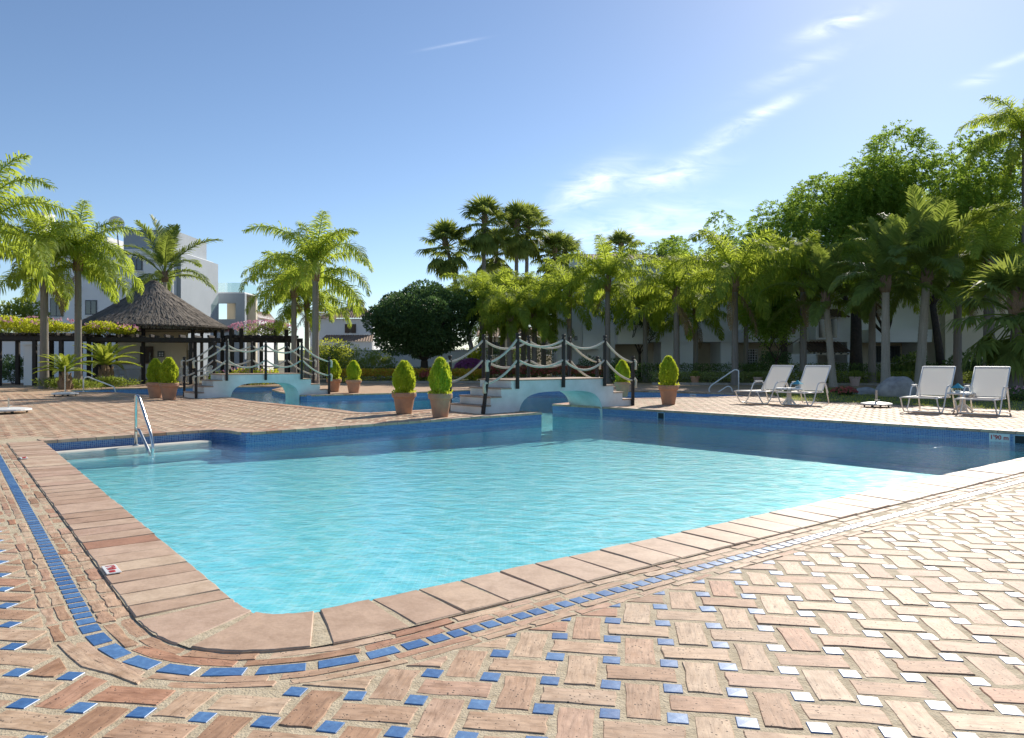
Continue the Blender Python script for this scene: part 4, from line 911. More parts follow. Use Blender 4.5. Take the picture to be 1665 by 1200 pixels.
def crown_tree(x, d, ytop, ybot, rx, label, seed, mat, nspray=2600, ll=.44, leaflet=.105, group=None, lumps=11, tr=.2, kind='feather', name='feathery_tree', lean=(0, 0)):
    X = (x-CX)*d/F; zt = CAMH+(HOR-ytop)*d/F; zb = CAMH+(HOR-ybot)*d/F; c = (lean[0], lean[1], (zt+zb)/2); rad = (rx, rx*.9, (zt-zb)/2*.86)
    bl = lumpy(c, rad, lumps, seed, .40)[1:]+[(c, tuple(np.array(rad)*(.5 if name != 'dome_tree' else .93)))]
    if kind == 'feather': V, Fq = feather_crown(bl, nspray, seed, ll, leaflet)
    else: V, Fq = blob_foliage(bl, nspray, ll, leaflet, seed, .3, .75)
    return tree(name, label, (X, d), bl, mesh_np('crown', V, Fq), tr, max(1.2, zb*.75), mat, seed, group, 2, lean, ll=(zt-zb)*.24)
crown_tree(1275, 44, 285, 515, 3.5, 'feathery green tree behind the loungers by the table', 21, MT['tipu'], 3800, lumps=14)
crown_tree(1392, 41.5, 238, 470, 4.3, 'spreading feathery tree with a thick forked dark trunk', 22, MT['tipu'], 4800, lumps=17, tr=.32)
crown_tree(1532, 39.5, 178, 450, 4.3, 'tallest feathery tree with a crooked dark trunk behind the big boulder', 23, MT['tipu'], 5200, lumps=20, tr=.2, lean=(-.5, 0))
crown_tree(1670, 42, 150, 500, 4.8, 'feathery tree at the end of the row above the low fan palm', 24, MT['tipu'], 3500, lumps=14, tr=.25)
crown_tree(1182, 50, 335, 520, 3.2, 'light green feathery tree in front of the long balcony', 25, MT['tipu'], 2800, lumps=12)
crown_tree(1098, 50, 372, 500, 2.9, 'rounded feathery tree by the white gable block', 26, MT['tipu'], 2400, lumps=11)
crown_tree(1262, 36.5, 470, 572, 1.5, 'small bright yellow-green tree between the grey palm trunks', 27, MT['tipu'], 900, lumps=8, tr=.07)
crown_tree(1040, 46, 455, 560, 1.7, 'dark small tree in front of the blue-grey wall', 28, MT['hedge'], 2600, .2, .10, kind='leaf', name='small_tree', tr=.09); crown_tree(905, 50, 490, 560, 1.7, 'dark round-headed small tree beside the white gable corner', 29, MT['darkleaf'], 2600, .2, .10, kind='leaf', name='small_tree', tr=.09)
crown_tree(690, 43.5, 452, 592, 3.1, 'dense dark green dome-shaped tree with a short trunk beside the garden wall', 30, MT['darkleaf'], 60000, .17, .09, kind='leaf', name='dome_tree', lumps=46, tr=.24)
crown_tree(1440, 45, 330, 520, 3.6, 'feathery tree filling the gap behind the ringed palms', 34, MT['tipu'], 2600, lumps=12)
crown_tree(1385, 52, 380, 540, 4, 'dark leafy tree in the shade behind the forked trunk', 31, MT['shrub'], 4000, .22, .11, kind='leaf', name='shade_tree', lumps=12); crown_tree(1590, 50, 330, 540, 4.5, 'dark leafy tree in the shade near the cream end wall', 32, MT['shrub'], 4000, .22, .11, kind='leaf', name='shade_tree', lumps=12)
crown_tree(30, 40, 470, 565, 1.6, 'dark leafy tree behind the pergola beside the white block', 33, MT['shrub'], 2600, .2, .1, kind='leaf', name='small_tree', tr=.08)

# ------------------------------------------------------------------ hedges, shrubs, flower beds
def bush(name, label, cat, p, rad, n, ln, wd, mat, seed, flowers=None, group=None, box=False, z=0, shell=.6):
    t = thing(name, label, cat, (p[0], p[1], z-.03), 0, group); r = np.random.default_rng(seed)
    if box:
        q = np.c_[r.uniform(-1, 1, n)*rad[0], r.uniform(-1, 1, n)*rad[1], r.random(n)**.6*rad[2]*2]; d = r.normal(0, 1, (n, 3))+np.array((0, -.2, .6)); V, Fq = leaves(q+r.normal(0, .03, q.shape), d, ln, wd, seed)
    else: V, Fq = blob_foliage(lumpy((0, 0, rad[2]), rad, 9, seed, .45), n, ln, wd, seed, .5, shell)
    V[:, 2] = np.maximum(V[:, 2], .01); obj('foliage', mesh_np('foliage', V, Fq), mat, t)
    m = MB()
    for k in range(5): a = k*1.3; m.tube([(.05*math.cos(a), .05*math.sin(a), 0), (rad[0]*.35*math.cos(a), rad[1]*.35*math.sin(a), rad[2]*.9)], [.02, .008], 5)
    m.build('stem', MT['bark'], t)
    if flowers:
        fm, fn, fs = flowers; q = np.c_[r.uniform(-1, 1, fn)*rad[0], r.uniform(-1, 1, fn)*rad[1], r.uniform(.5, 1, fn)*rad[2]*2+.04]
        if not box: v = r.normal(size=(fn, 3)); v[:, 2] = abs(v[:, 2]); v /= np.linalg.norm(v, axis=1)[:, None]; q = np.array((0, 0, rad[2]))+v*np.array(rad)*1.02
        q = np.repeat(q, 4, 0); V, Fq = leaves(q, r.normal(0, 1, (len(q), 3))+np.array((0, -.3, .4)), fs, fs*.8, seed+1); obj('blossoms', mesh_np('blossoms', V, Fq), MT[fm], t)
    return t
GX = lambda x, d: ((x-CX)*d/F, d)
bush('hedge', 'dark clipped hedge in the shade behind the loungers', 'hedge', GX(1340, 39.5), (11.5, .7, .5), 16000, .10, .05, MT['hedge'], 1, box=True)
bush('hedge', 'pale variegated low hedge in front of the palms by the far pool', 'hedge', GX(1170, 37), (3.4, .5, .30), 6500, .09, .04, MT['hedge_light'], 2, box=True)
bush('hedge', 'low leafy hedge with pale tips behind the boulders', 'hedge', GX(1500, 35), (6.6, .45, .32), 7500, .09, .04, MT['shrub'], 3, box=True)
bush('hedge', 'dark trimmed hedge at the foot of the dome-shaped tree', 'hedge', GX(640, 46.5), (3.4, .5, .38), 6000, .09, .04, MT['darkleaf'], 4, box=True)
bush('flower_bed', 'orange and yellow flowers edging the bed below the dome-shaped tree', 'flowers', GX(672, 40), (4.1, .9, .34), 7000, .10, .04, MT['vine'], 5, ('orange', 1900, .10), box=True)
bush('flower_bed', 'pink and red flowers in the bed seen through the main bridge', 'flowers', GX(890, 41), (3.4, 1.0, .40), 5500, .10, .04, MT['shrub'], 6, ('redfl', 1500, .10), box=True)
bush('flowering_shrub', 'purple flowering shrub behind the main bridge steps', 'shrub', GX(765, 42.5), (.9, .7, .62), 1500, .1, .05, MT['shrub'], 7, ('purple', 700, .11)); bush('flowering_shrub', 'small red flowering shrub in the orange flower bed', 'shrub', GX(696, 39.4), (.45, .4, .34), 700, .08, .04, MT['shrub'], 8, ('redfl', 300, .09))
bush('banana_shrub', 'bright lime shrub under the edge of the dome-shaped tree', 'shrub', GX(773, 44), (.55, .5, .95), 700, .3, .12, MT['vine'], 9); bush('shrub', 'leafy green shrub along the garden wall near the villa', 'shrub', GX(555, 45), (1.9, 1, 1.15), 4200, .12, .06, MT['shrub'], 10); bush('shrub', 'second leafy green shrub against the white garden wall', 'shrub', GX(612, 47), (1.5, .9, .85), 3000, .12, .06, MT['shrub'], 11)
bush('vine_shrub', 'yellow-green bushy creeper in front of the villa roof', 'shrub', GX(528, 50), (2.4, 1, 1.25), 4200, .14, .07, MT['vine'], 12); bush('flowering_shrub', 'pink flowering creeper over the bridge pergola', 'shrub', GX(425, 41), (1.9, .8, .55), 3200, .11, .05, MT['shrub'], 13, ('pink', 320, .09), z=2.3)
bush('flowering_shrub', 'low yellow and pink flowers seen through the bar bridge rails', 'flowers', GX(400, 35.5), (1.5, .6, .42), 2200, .1, .05, MT['vine'], 14, ('pink', 120, .07)); bush('shrub', 'rounded lime shrub at the foot of the bar bridge pergola', 'shrub', GX(352, 34), (.32, .32, .36), 600, .08, .04, MT['conifer'], 15)
bush('shrub', 'dark leafy shrub mass at the pergola end', 'shrub', GX(22, 36.5), (1.1, .6, .75), 2400, .12, .06, MT['darkleaf'], 16); bush('ground_plants', 'mixed green plants at the feet of the left palms', 'plants', GX(106, 30.5), (1.6, .5, .22), 1500, .14, .04, MT['shrub'], 17); bush('ground_plants', 'mixed green plants below the big cycad', 'plants', GX(180, 32.6), (1.6, .4, .2), 1300, .14, .04, MT['shrub'], 18)
bush('shrub', 'dark rounded topiary shrub by the lattice window', 'shrub', GX(1263, 41), (.85, .7, .55), 1800, .1, .05, MT['darkleaf'], 19, z=.75); bush('shrub', 'dark green shrub in front of the recessed terrace', 'shrub', GX(1010, 42), (1.0, .7, .7), 1800, .1, .05, MT['darkleaf'], 20); bush('shrub', 'dark green shrub between the palms and the lattice', 'shrub', GX(1230, 40.6), (.9, .6, .6), 1500, .1, .05, MT['hedge'], 22)
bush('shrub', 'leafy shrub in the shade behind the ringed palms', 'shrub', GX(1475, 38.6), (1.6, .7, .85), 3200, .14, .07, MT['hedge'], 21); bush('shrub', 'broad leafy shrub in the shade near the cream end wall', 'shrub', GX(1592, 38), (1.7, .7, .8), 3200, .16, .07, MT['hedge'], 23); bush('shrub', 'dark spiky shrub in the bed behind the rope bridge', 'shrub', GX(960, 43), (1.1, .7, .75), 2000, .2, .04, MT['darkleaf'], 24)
bush('flowering_shrub', 'clump of red and pink flowers on the lawn by the flat boulder', 'flowers', P(1372, 643), (.42, .3, .15), 700, .07, .035, MT['hedge'], 25, ('redfl', 130, .06)); bush('flowering_shrub', 'white flowering clump beside the end lounger', 'flowers', P(1655, 652), (.5, .4, .22), 900, .07, .035, MT['hedge'], 26, ('pink', 40, .05))
bush('hedge', 'tall green screen of shrubs far behind the palms', 'hedge', GX(850, 52), (5.5, 1, 1.0), 7000, .14, .07, MT['hedge'], 27, box=True)
# low kerbs in front of the beds
def kerb(label, a, b, h=.12):
    a, b = Vector((*a, 0)), Vector((*b, 0)); l = (b-a).length; m = MB(); k = 0
    t = thing('kerb', label, 'kerb', (a.x, a.y, -.02), math.atan2((b-a).y, (b-a).x))
    n = max(1, int(l/.9))
    for i in range(n): m = MB(); m.box(i*l/n+.006, (i+1)*l/n-.006, -.09, .09, 0, h+random.uniform(-.006, .006), None, .012); m.build('kerb_stone', MT['kerb'], t)
kerb('low stone kerb in front of the right hedge', GX(1060, 35.6), GX(1640, 34)); kerb('low stone kerb round the orange flower bed', GX(585, 38.2), GX(985, 38.6))
# small clay flowerpots along the kerb
def flowerpot(label, p, s_, mat, seed):
    t = thing('flowerpot', label, 'flowerpot', (p[0], p[1], -.005), 0, 'small flowerpots along the right bed')
    m = MB(); m.lathe([(.12*s_, 0), (.17*s_, .26*s_), (.19*s_, .27*s_), (.19*s_, .32*s_), (.16*s_, .32*s_), (.15*s_, .28*s_)], 18); m.build('pot', mat, t)
    r = np.random.default_rng(seed); V, Fq = blob_foliage([((0, 0, .36*s_), (.17*s_, .17*s_, .12*s_))], 260, .09*s_, .04*s_, seed); obj('plant', mesh_np('plant', V, Fq), MT['shrub'], t)
flowerpot('small dark red clay flowerpot by the far pool handrail', P(1130, 624.5), 1.25, MT['pot'], 1); flowerpot('pale bowl flowerpot behind the sideways lounger', P(1232, 625), 1.15, MT['pot_pale'], 2); flowerpot('pale pink bowl flowerpot beside the red flowers', P(1390, 627.5), 1.35, MT['pot_pale'], 3)
# ------------------------------------------------------------------ thatched bar
def thatched_bar():
    d = 40.0; cx_g = (250-CX)*d/F; t = thing('thatched_bar', 'open poolside bar under a conical grey thatched roof', 'bar', (cx_g, d, 0)); ez, az, rad = 2.95, 5.5, 3.85
    m = MB(); m.lathe([(rad*.97, ez-.10), (rad, ez), (rad*.75, ez+.52), (rad*.45, ez+1.28), (rad*.2, ez+1.95), (.25, az-.12), (.08, az)], 40); roof = m.build('roof', MT['thatch'], t)
    r = np.random.default_rng(5); n = 15000; th = r.uniform(0, 6.283, n); q = r.random(n)**.6; prof_r = np.array([.08, .25, rad*.2, rad*.45, rad*.75, rad, rad*1.02]); prof_z = np.array([az, az-.12, ez+1.95, ez+1.28, ez+.52, ez, ez-.1]); qq = np.linspace(0, 1, 7)
    def on(q): return np.interp(q, qq, prof_r), np.interp(q, qq, prof_z)
    ln = r.uniform(.06, .14, n); r0, z0 = on(q); r1, z1 = on(np.minimum(q+ln, 1.0)); jt = r.uniform(.01, .07, n); w = r.uniform(.012, .03, n); dth = r.normal(0, .02, n)
    def pt(rr, zz, th, o): return np.c_[(rr+o*.5)*np.cos(th), (rr+o*.5)*np.sin(th), zz+o*.8]
    sx = np.c_[-np.sin(th), np.cos(th), np.zeros(n)]*w[:, None]; A = pt(r0, z0, th, .01); B = pt(r1, z1, th+dth, jt); V = np.stack([A-sx, A+sx, B+sx, B-sx], 1).reshape(-1, 3); Fq = np.arange(4*n).reshape(-1, 4)
    o = obj('thatch_strands', mesh_np('thatch_strands', V, Fq), MT['straw'], roof); o['kind'] = 'stuff'
    n = 2600; th = r.uniform(0, 6.283, n); A = np.c_[rad*.985*np.cos(th), rad*.985*np.sin(th), np.full(n, ez+.02)]; B = A*np.array((1.012, 1.012, 1))-np.array((0, 0, 1))*r.uniform(.08, .24, n)[:, None]; sx = np.c_[-np.sin(th), np.cos(th), np.zeros(n)]*.02
    o = obj('eave_fringe', mesh_np('eave_fringe', np.stack([A-sx, A+sx, B+sx*.5, B-sx*.5], 1).reshape(-1, 3), np.arange(4*n).reshape(-1, 4)), MT['straw'], roof); o['kind'] = 'stuff'
    for k in range(8):
        a = k*math.pi/4+.3; m = MB(); m.tube([(3.1*math.cos(a), 3.1*math.sin(a), 0), (3.1*math.cos(a), 3.1*math.sin(a), ez+.2)], .10, 8); m.build('post', MT['wood'], t)
    m = MB(); m.tube([(3.1*math.cos(i*math.pi/8), 3.1*math.sin(i*math.pi/8), ez-.12) for i in range(17)], .09, 6, False); m.build('ring_beam', MT['wood'], t)
    m = MB(); m.box(-2.6, 1.25, 1.2, 1.4, 0, 2.75); wl = m.build('back_wall', MT['cream'], t)
    m = MB(); m.box(-1.32, -.60, 1.14, 1.19, 0, 1.95); dr = m.build('door', MT['shutter'], t); m = MB(); m.box(-.82, -.72, 1.12, 1.139, .5, 1.6); m.build('door_pane', MT['window'], dr)
    m = MB(); m.box(-.35, .02, 1.15, 1.19, 1.35, 1.68); sg = m.build('sign_board', MT['frame'], t)
    for (a, b) in ((-.27, 1.56), (-.12, 1.56), (-.27, 1.44), (-.12, 1.44)): m = MB(); m.box(a, a+.09, 1.142, 1.149, b-.04, b+.04); m.build('sign_panel', MT['white_far'], sg)
    m = MB(); m.box(-2.7, 1.2, -.62, -.45, 0, .98); ct_ = m.build('counter', MT['white_far'], t); m = MB(); m.box(-2.78, 1.28, -.78, -.35, .982, 1.04, None, .01); m.build('counter_top', MT['treads'], ct_)
    m = MB(); m.box(-2.6, 1.1, -.9, -.64, 0, .18); m.build('foot_plinth', MT['kerb'], ct_)
    return t
thatched_bar()
def white_wall(name, label, x0, x1, d, z1, th=.25, mat='white_far', cat='wall', cap=True):
    a, b = GX(x0, d), GX(x1, d); t = thing(name, label, cat, ((a[0]+b[0])/2, d, -.03)); w = (b[0]-a[0])/2
    m = MB(); m.box(-w, w, -th/2, th/2, 0, z1); m.build('masonry', MT[mat], t)
    if cap: m = MB(); m.box(-w-.03, w+.03, -th/2-.04, th/2+.04, z1+.001, z1+.07, None, .01); m.build('coping', MT['white_far'], t)
    return t
white_wall('garden_wall', 'long white garden wall behind the dome-shaped tree', 470, 790, 51, 1.85)
white_wall('garden_wall', 'white wall panel behind the dark shrub at the pergola end', -60, 60, 39.5, 2.2); white_wall('garden_pillar', 'square white pillar beside the swollen palm trunk', 44, 70, 35, 1.9, .5)
gw = white_wall('garden_gate_wall', 'white wall with ornamental iron grille beside the thatched bar', 286, 318, 41.5, 2.35)
for k in range(7): m = MB(); m.box(.18+k*.055, .195+k*.055, -.16, -.13, .3, 1.75); m.build('grille_bar', MT['frame'], gw)
for z in (.3, 1.0, 1.735): m = MB(); m.box(.16, .55, -.165, -.161, z, z+.02); m.build('grille_rail', MT['frame'], gw)
# white plastic garden furniture under the thatch
def garden_table(label, p):
    t = thing('garden_table', label, 'table', (p[0], p[1], 0), .3, 'white tables at the thatched bar'); m = MB(); m.lathe([(.44, .70), (.46, .715), (.46, .73), (.44, .735)], 20); m.build('table_top', MT['plastic'], t); m = MB(); m.tube([(0, 0, .12), (0, 0, .70)], .04, 8); m.build('pedestal', MT['plastic'], t)
    for k in range(4): a = k*1.571+.6; m = MB(); m.tube([(.03*math.cos(a), .03*math.sin(a), .42), (.18*math.cos(a), .18*math.sin(a), .14), (.40*math.cos(a), .40*math.sin(a), .018)], .022, 6); m.build('leg', MT['plastic'], t)
def garden_chair(label, p, rz, sc_=1, group='white plastic chairs at the thatched bar'):
    t = thing('garden_chair', label, 'chair', (p[0], p[1], 0), rz, group); m = MB(); m.box(-.22, .22, -.22, .22, .42, .45, None, .01); m.build('seat', MT['plastic'], t)
    for sx_ in (-1, 1):
        for sy in (-1, 1): m = MB(); m.tube([(sx_*.23, sy*.23, 0), (sx_*.2, sy*.2, .43)], .018, 6); m.build('leg', MT['plastic'], t)
        m = MB(); m.tube([(sx_*.21, -.2, .44), (sx_*.24, -.22, .64), (sx_*.24, .2, .66)], .018, 6); m.build('armrest', MT['plastic'], t)
    bk = MB(); bk.tube([(-.21, .21, .44), (-.21, .27, .78), (-.1, .29, .9), (.1, .29, .9), (.21, .27, .78), (.21, .21, .44)], .018, 6); b = bk.build('backrest', MT['plastic'], t)
    for k in range(5): m = MB(); m.box(-.16+k*.07, -.125+k*.07, .235, .25, .46, .86); m.build('slat', MT['plastic'], b)
garden_table('white round table in front of the bar counter near the big cycad', GX(204, 38)); garden_table('white round table in front of the bar counter beside the potted conifers', GX(229, 38.2))
garden_chair('white plastic chair half hidden by the big cycad', GX(193, 38.6), 1.2); garden_chair('white plastic chair behind the paired potted conifers', GX(240, 37.6), -1.4)
for i, (x, d, rz) in enumerate(((300, 37, .4), (311, 38, 2.2), (334, 35.5, -.6), (346, 36.2, 1.7))): garden_chair('white plastic chair stacked in the jumble of furniture beyond the bar bridge steps', GX(x, d), rz, group='chairs beyond the bar bridge steps')
# closed white parasols between pergola posts
for i, (x, d) in enumerate(((341, 36.5), (371, 35.2), (449.5, 39))):
    p = GX(x, d); t = thing('closed_parasol', ('closed cream parasol among the chairs beyond the bar bridge steps', 'closed cream parasol beside the tall paired pergola posts', 'closed cream parasol at the far end of the bridge pergola')[i], 'parasol', (p[0], p[1], 0), 0, 'closed parasols by the bar pergola'); m = MB(); m.tube([(0, 0, .05), (0, 0, 2.2)], .02, 6); m.build('pole', MT['wpaint'], t); m = MB(); m.lathe([(.10, .75), (.13, .8), (.09, 1.3), (.06, 1.9), (.02, 2.15)], 9); m.build('canopy', MT['sling'], t); m = MB(); m.lathe([(.2, 0), (.2, .05), (.05, .06)], 14); m.build('base', MT['kerb'], t)

# ------------------------------------------------------------------ pergolas
def pergola(label, x0, d0, x1, d1, z, posts, rafters, tall=(), depth=1.6):
    a, b = Vector((*GX(x0, d0), 0)), Vector((*GX(x1, d1), 0)); l = (b-a).length; t = thing('pergola', label, 'pergola', a, math.atan2((b-a).y, (b-a).x))
    for y in (0, depth): m = MB(); m.box(-.2, l+.2, y-.07, y+.07, z-.12, z+.10, None, .012); m.build('beam', MT['wood'], t)
    for k in range(rafters): x = l*(k+.5)/rafters; m = MB(); m.box(x-.045, x+.045, -.45, depth+.45, z+.101, z+.23, None, .012); m.build('rafter', MT['wood'], t)
    for q in posts:
        for y in (0, depth): m = MB(); m.box(q*l-.085, q*l+.085, y-.085, y+.085, .0, z-.121 if q not in tall else z+.55, None, .012); m.build('post', MT['wood'], t) if q not in tall else m.build('tall_post', MT['wood'], t, loc=(0, -.16 if y == 0 else .16, 0))
    return t
pergola('dark timber pergola over the path at the left bed', -40, 34, 134, 34.6, 2.22, (0.02, .22, .55, .8, .98), 12)
pergola('dark timber pergola in front of the thatched bar', 138, 35, 352, 36.5, 2.18, (.03, .13, .80, .95), 9, depth=1.2)
pergola('dark timber pergola with tall paired posts behind the bar bridge', 372, 37.5, 486, 39.5, 2.25, (.02, .16, .45, .8, .98), 9, (.02, .16, .8))
bush('flowering_vine', 'yellow-green creeper with pink blossoms on top of the left pergola', 'climber', GX(45, 34.9), (2.6, .8, .42), 5200, .12, .06, MT['vine'], 41, ('pink', 90, .10), z=2.42); bush('flowering_vine', 'yellow-green creeper with pink blossoms on the pergola before the thatched roof', 'climber', GX(172, 35.8), (1.5, .55, .30), 2200, .12, .06, MT['vine'], 42, ('pink', 60, .10), z=2.40)
bush('flowering_vine', 'thin pink flowering creeper at the pergola edge by the bar', 'climber', GX(208, 36.2), (.6, .4, .25), 500, .1, .05, MT['shrub'], 43, ('purple', 40, .10), z=2.45)

# ------------------------------------------------------------------ buildings
def window(t, x0, x1, y, z0, z1, mat='window', axis='y', mull=1, fw=.07):
    w = MB(); w.box(x0, x1, y-.03, y+.02, z0, z1); o = w.build('window', MT['frame'], t)
    n = mull+1
    for k in range(n): a = x0+fw+(x1-x0-fw)*k/n; m = MB(); m.box(a, a+(x1-x0-fw)/n-fw, y-.045, y-.031, z0+fw, z1-fw); m.build('pane', MT[mat], o)
    m = MB(); m.box(x0-.05, x1+.05, y-.10, y-.0305, z0-.06, z0-.005); m.build('sill', MT['white_far'], o)
    return o
def left_block():
    d = 51.5; t = thing('apartment_building', 'white modern apartment block with grey penthouse and satellite dish', 'building', (-29, d, -.03)); X = lambda x: (x-CX)*d/F+29; Z = lambda y: CAMH+(HOR-y)*d/F+.03
    m = MB(); m.box(X(42), X(281), 0, 7, 0, Z(405)); m.build('wall', MT['white_far'], t)
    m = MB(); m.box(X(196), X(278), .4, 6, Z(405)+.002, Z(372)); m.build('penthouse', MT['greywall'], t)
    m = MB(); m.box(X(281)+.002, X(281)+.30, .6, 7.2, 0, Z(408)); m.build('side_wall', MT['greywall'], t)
    m = MB(); m.box(X(38), X(58), 1, 2.2, Z(405)+.002, Z(340)); ch = m.build('chimney', MT['white_far'], t)
    for k in range(4): m = MB(); m.box(X(45), X(56), .985, .999, Z(364)+k*.22, Z(364)+k*.22+.12); m.build('louvre', MT['frame'], ch)
    m = MB(); m.box(X(150), X(172), .2, 3, Z(405)+.002, Z(384)); m.build('parapet', MT['white_far'], t)
    window(t, X(82), X(103), -.02, Z(460), Z(438)); window(t, X(82), X(103), -.02, Z(515), Z(485)); window(t, X(166), X(180), -.02, Z(474), Z(438), mull=0); window(t, X(139), X(158), -.02, Z(512), Z(488)); window(t, X(214), X(232), -.02, Z(440), Z(418))
    m = MB(); m.box(X(60), X(125), -.9, -.001, Z(470), Z(466)); bal = m.build('balcony', MT['white_far'], t)
    for k in range(14): m = MB(); m.box(X(60)+k*.2, X(60)+k*.2+.025, -.88, -.86, Z(466)+.001, Z(450)); m.build('baluster', MT['frame'], bal)
    m = MB(); m.box(X(60), X(125), -.89, -.85, Z(450)+.001, Z(449)); m.build('rail', MT['frame'], bal)
    c = Vector((X(187), .2, Z(362))); dm = MB(); M = Matrix.Translation(c) @ Matrix.Rotation(R(38), 4, 'Z') @ Matrix.Rotation(R(78), 4, 'X'); dm.lathe([(.05, -.1), (.28, -.06), (.5, .02), (.51, .03), (.28, -.035), (.05, -.08)], 24, M); dish = dm.build('satellite_dish', MT['white_far'], t); m = MB(); m.tube([c-Vector((0, 0, .1)), (X(187), .5, Z(405))], .04, 6); m.build('dish_mast', MT['frame'], dish)
    # lower grey wing with glass balustrade
    d2 = 60; t2 = thing('terrace_building', 'grey terrace wing with a framed opening and glass balustrade', 'building', (-23, d2, -.03)); X = lambda x: (x-CX)*d2/F+23; Z = lambda y: CAMH+(HOR-y)*d2/F+.03
    for (a, b, c0, c1) in ((349, 352.5, 0, Z(477)), (383, 398, 0, Z(477)), (352.5, 383, 0, Z(519)), (352.5, 383, Z(493), Z(477))): m = MB(); m.box(X(a)+.001, X(b)-.001, 0, .4, c0, c1); m.build('wall', MT['greywall'], t2)
    m = MB(); m.box(X(349), X(398), 2.6, 3, 0, Z(478)); m.build('back_wall', MT['cream'], t2); m = MB(); m.box(X(378), X(384), .41, 2.59, 0, Z(478)); m.build('return_wall', MT['cream'], t2)
    m = MB(); m.box(X(334), X(397.5), .02, 3.2, Z(477)+.002, Z(475)); m.build('slab', MT['white_far'], t2)
    for k in range(2): m = MB(); m.box(X(335)+k*1.58, X(335)+k*1.58+1.55, .1, .115, Z(475)+.002, Z(459.5)); m.build('glass_panel', MT['glass'], t2)
    m = MB(); m.box(X(396.5), X(397), .12, 3, Z(475)+.002, Z(459.5)); m.build('glass_panel', MT['glass'], t2)
left_block()
def tiled_roof(m, A, B, C, D, wave=.11, n=None):      # corrugated roof slope: A-B along the eave, D-C along the ridge
    A, B, C, D = map(Vector, (A, B, C, D)); l = (B-A).length; n = n or int(l/.11); nn = (B-A).cross(D-A).normalized(); vs = []; fs = []
    for i in range(n+1):
        q = i/n; o = nn*(.05 if i % 2 else 0); vs += [A.lerp(B, q)+o, D.lerp(C, q)+o]
    fs = [(2*i, 2*i+2, 2*i+3, 2*i+1) for i in range(n)]; m.add(vs, fs)
def villa():
    d = 65; t = thing('villa', 'white villa with hipped clay tile roof and brown shutters', 'house', (-16.5, d, -.03)); X = lambda x: (x-CX)*d/F+16.5; Z = lambda y: CAMH+(HOR-y)*d/F+.03
    m = MB(); m.box(X(520), X(607), 0, 5, 0, Z(518)); m.build('wall', MT['white_far'], t); m = MB(); m.box(X(498), X(522), 1.2, 6, 0, Z(507)); m.build('wall', MT['white_far'], t)
    m = MB(); e = Z(518)+.01; a, b = X(516), X(611); rx, rz_ = X(566), Z(494); tiled_roof(m, (a, -.4, e), (b, -.4, e), (rx+.5, 2.4, rz_), (rx-.4, 2.4, rz_)); tiled_roof(m, (b, -.4, e), (b, 5.4, e), (rx+.5, 2.5, rz_), (rx+.5, 2.4, rz_)); tiled_roof(m, (a, 5.4, e), (a, -.4, e), (rx-.4, 2.4, rz_), (rx-.4, 2.5, rz_)); rf = m.build('roof', MT['roof'], t)
    m = MB(); tiled_roof(m, (X(494), .8, Z(507)), (X(524), .8, Z(507)), (X(524), 3.5, Z(497)), (X(494), 3.5, Z(497))); m.build('roof', MT['roof'], t)
    for x, y in ((560, 487), (577, 490)): m = MB(); m.box(X(x)-.3, X(x)+.3, 2.2, 2.8, Z(500), Z(y)); c = m.build('chimney', MT['white_far'], rf); m = MB(); m.lathe([(.42, 0), (.1, .35)], 4, Matrix.Translation((X(x), 2.5, Z(y)+.002))); m.build('chimney_cap', MT['roof'], c)
    m = MB(); m.box(X(563), X(577), -.05, -.005, Z(541), Z(528)); w = m.build('window', MT['window'], t)
    for q in (561, 572): m = MB(); m.box(X(q), X(q+7), -.10, -.052, Z(541.5), Z(527)); m.build('shutter', MT['shutter'], w)
    m = MB(); tiled_roof(m, (X(530), -2.2, Z(556)), (X(613), -2.2, Z(556)), (X(608), -.05, Z(545)), (X(530), -.05, Z(545))); m.build('porch_roof', MT['roof'], t); m = MB(); m.box(X(532), X(612), -2, -1.8, 0, Z(557)); m.build('porch_wall', MT['white_far'], t)
villa()
def gable_house():
    d = 75; t = thing('gabled_house', 'small white gable of a distant house between pergola and villa', 'house', (-29, d, -.03)); X = lambda x: (x-CX)*d/F+29; Z = lambda y: CAMH+(HOR-y)*d/F+.03
    m = MB(); m.prism_y([(X(403), 0), (X(421), 0), (X(421), Z(516)), (X(411.5), Z(505)), (X(403), Z(516))], 0, 5); m.build('wall', MT['white_far'], t); m = MB(); tiled_roof(m, (X(423), 5.2, Z(518)), (X(423), -.2, Z(518)), (X(411.5), -.2, Z(504)), (X(411.5), 5.2, Z(504))); tiled_roof(m, (X(401), -.2, Z(518)), (X(401), 5.2, Z(518)), (X(411.5), 5.2, Z(504)), (X(411.5), -.2, Z(504))); m.build('roof', MT['roof'], t)
gable_house()
def garden_house():
    d = 58; t = thing('garden_house', 'low cream house glimpsed between the palm trunks behind the main bridge', 'house', (1.2, d, -.03)); X = lambda x: (x-CX)*d/F-1.2; Z = lambda y: CAMH+(HOR-y)*d/F+.03
    m = MB(); m.box(X(778), X(912), 0, 5, 0, Z(548)); m.build('wall', MT['cream'], t); m = MB(); tiled_roof(m, (X(774), -.5, Z(548)), (X(916), -.5, Z(548)), (X(916), 2.5, Z(530)), (X(774), 2.5, Z(530))); m.build('roof', MT['roof'], t)
    for a in (800, 842, 880): window(t, X(a), X(a+16), -.02, Z(577), Z(556))
garden_house()
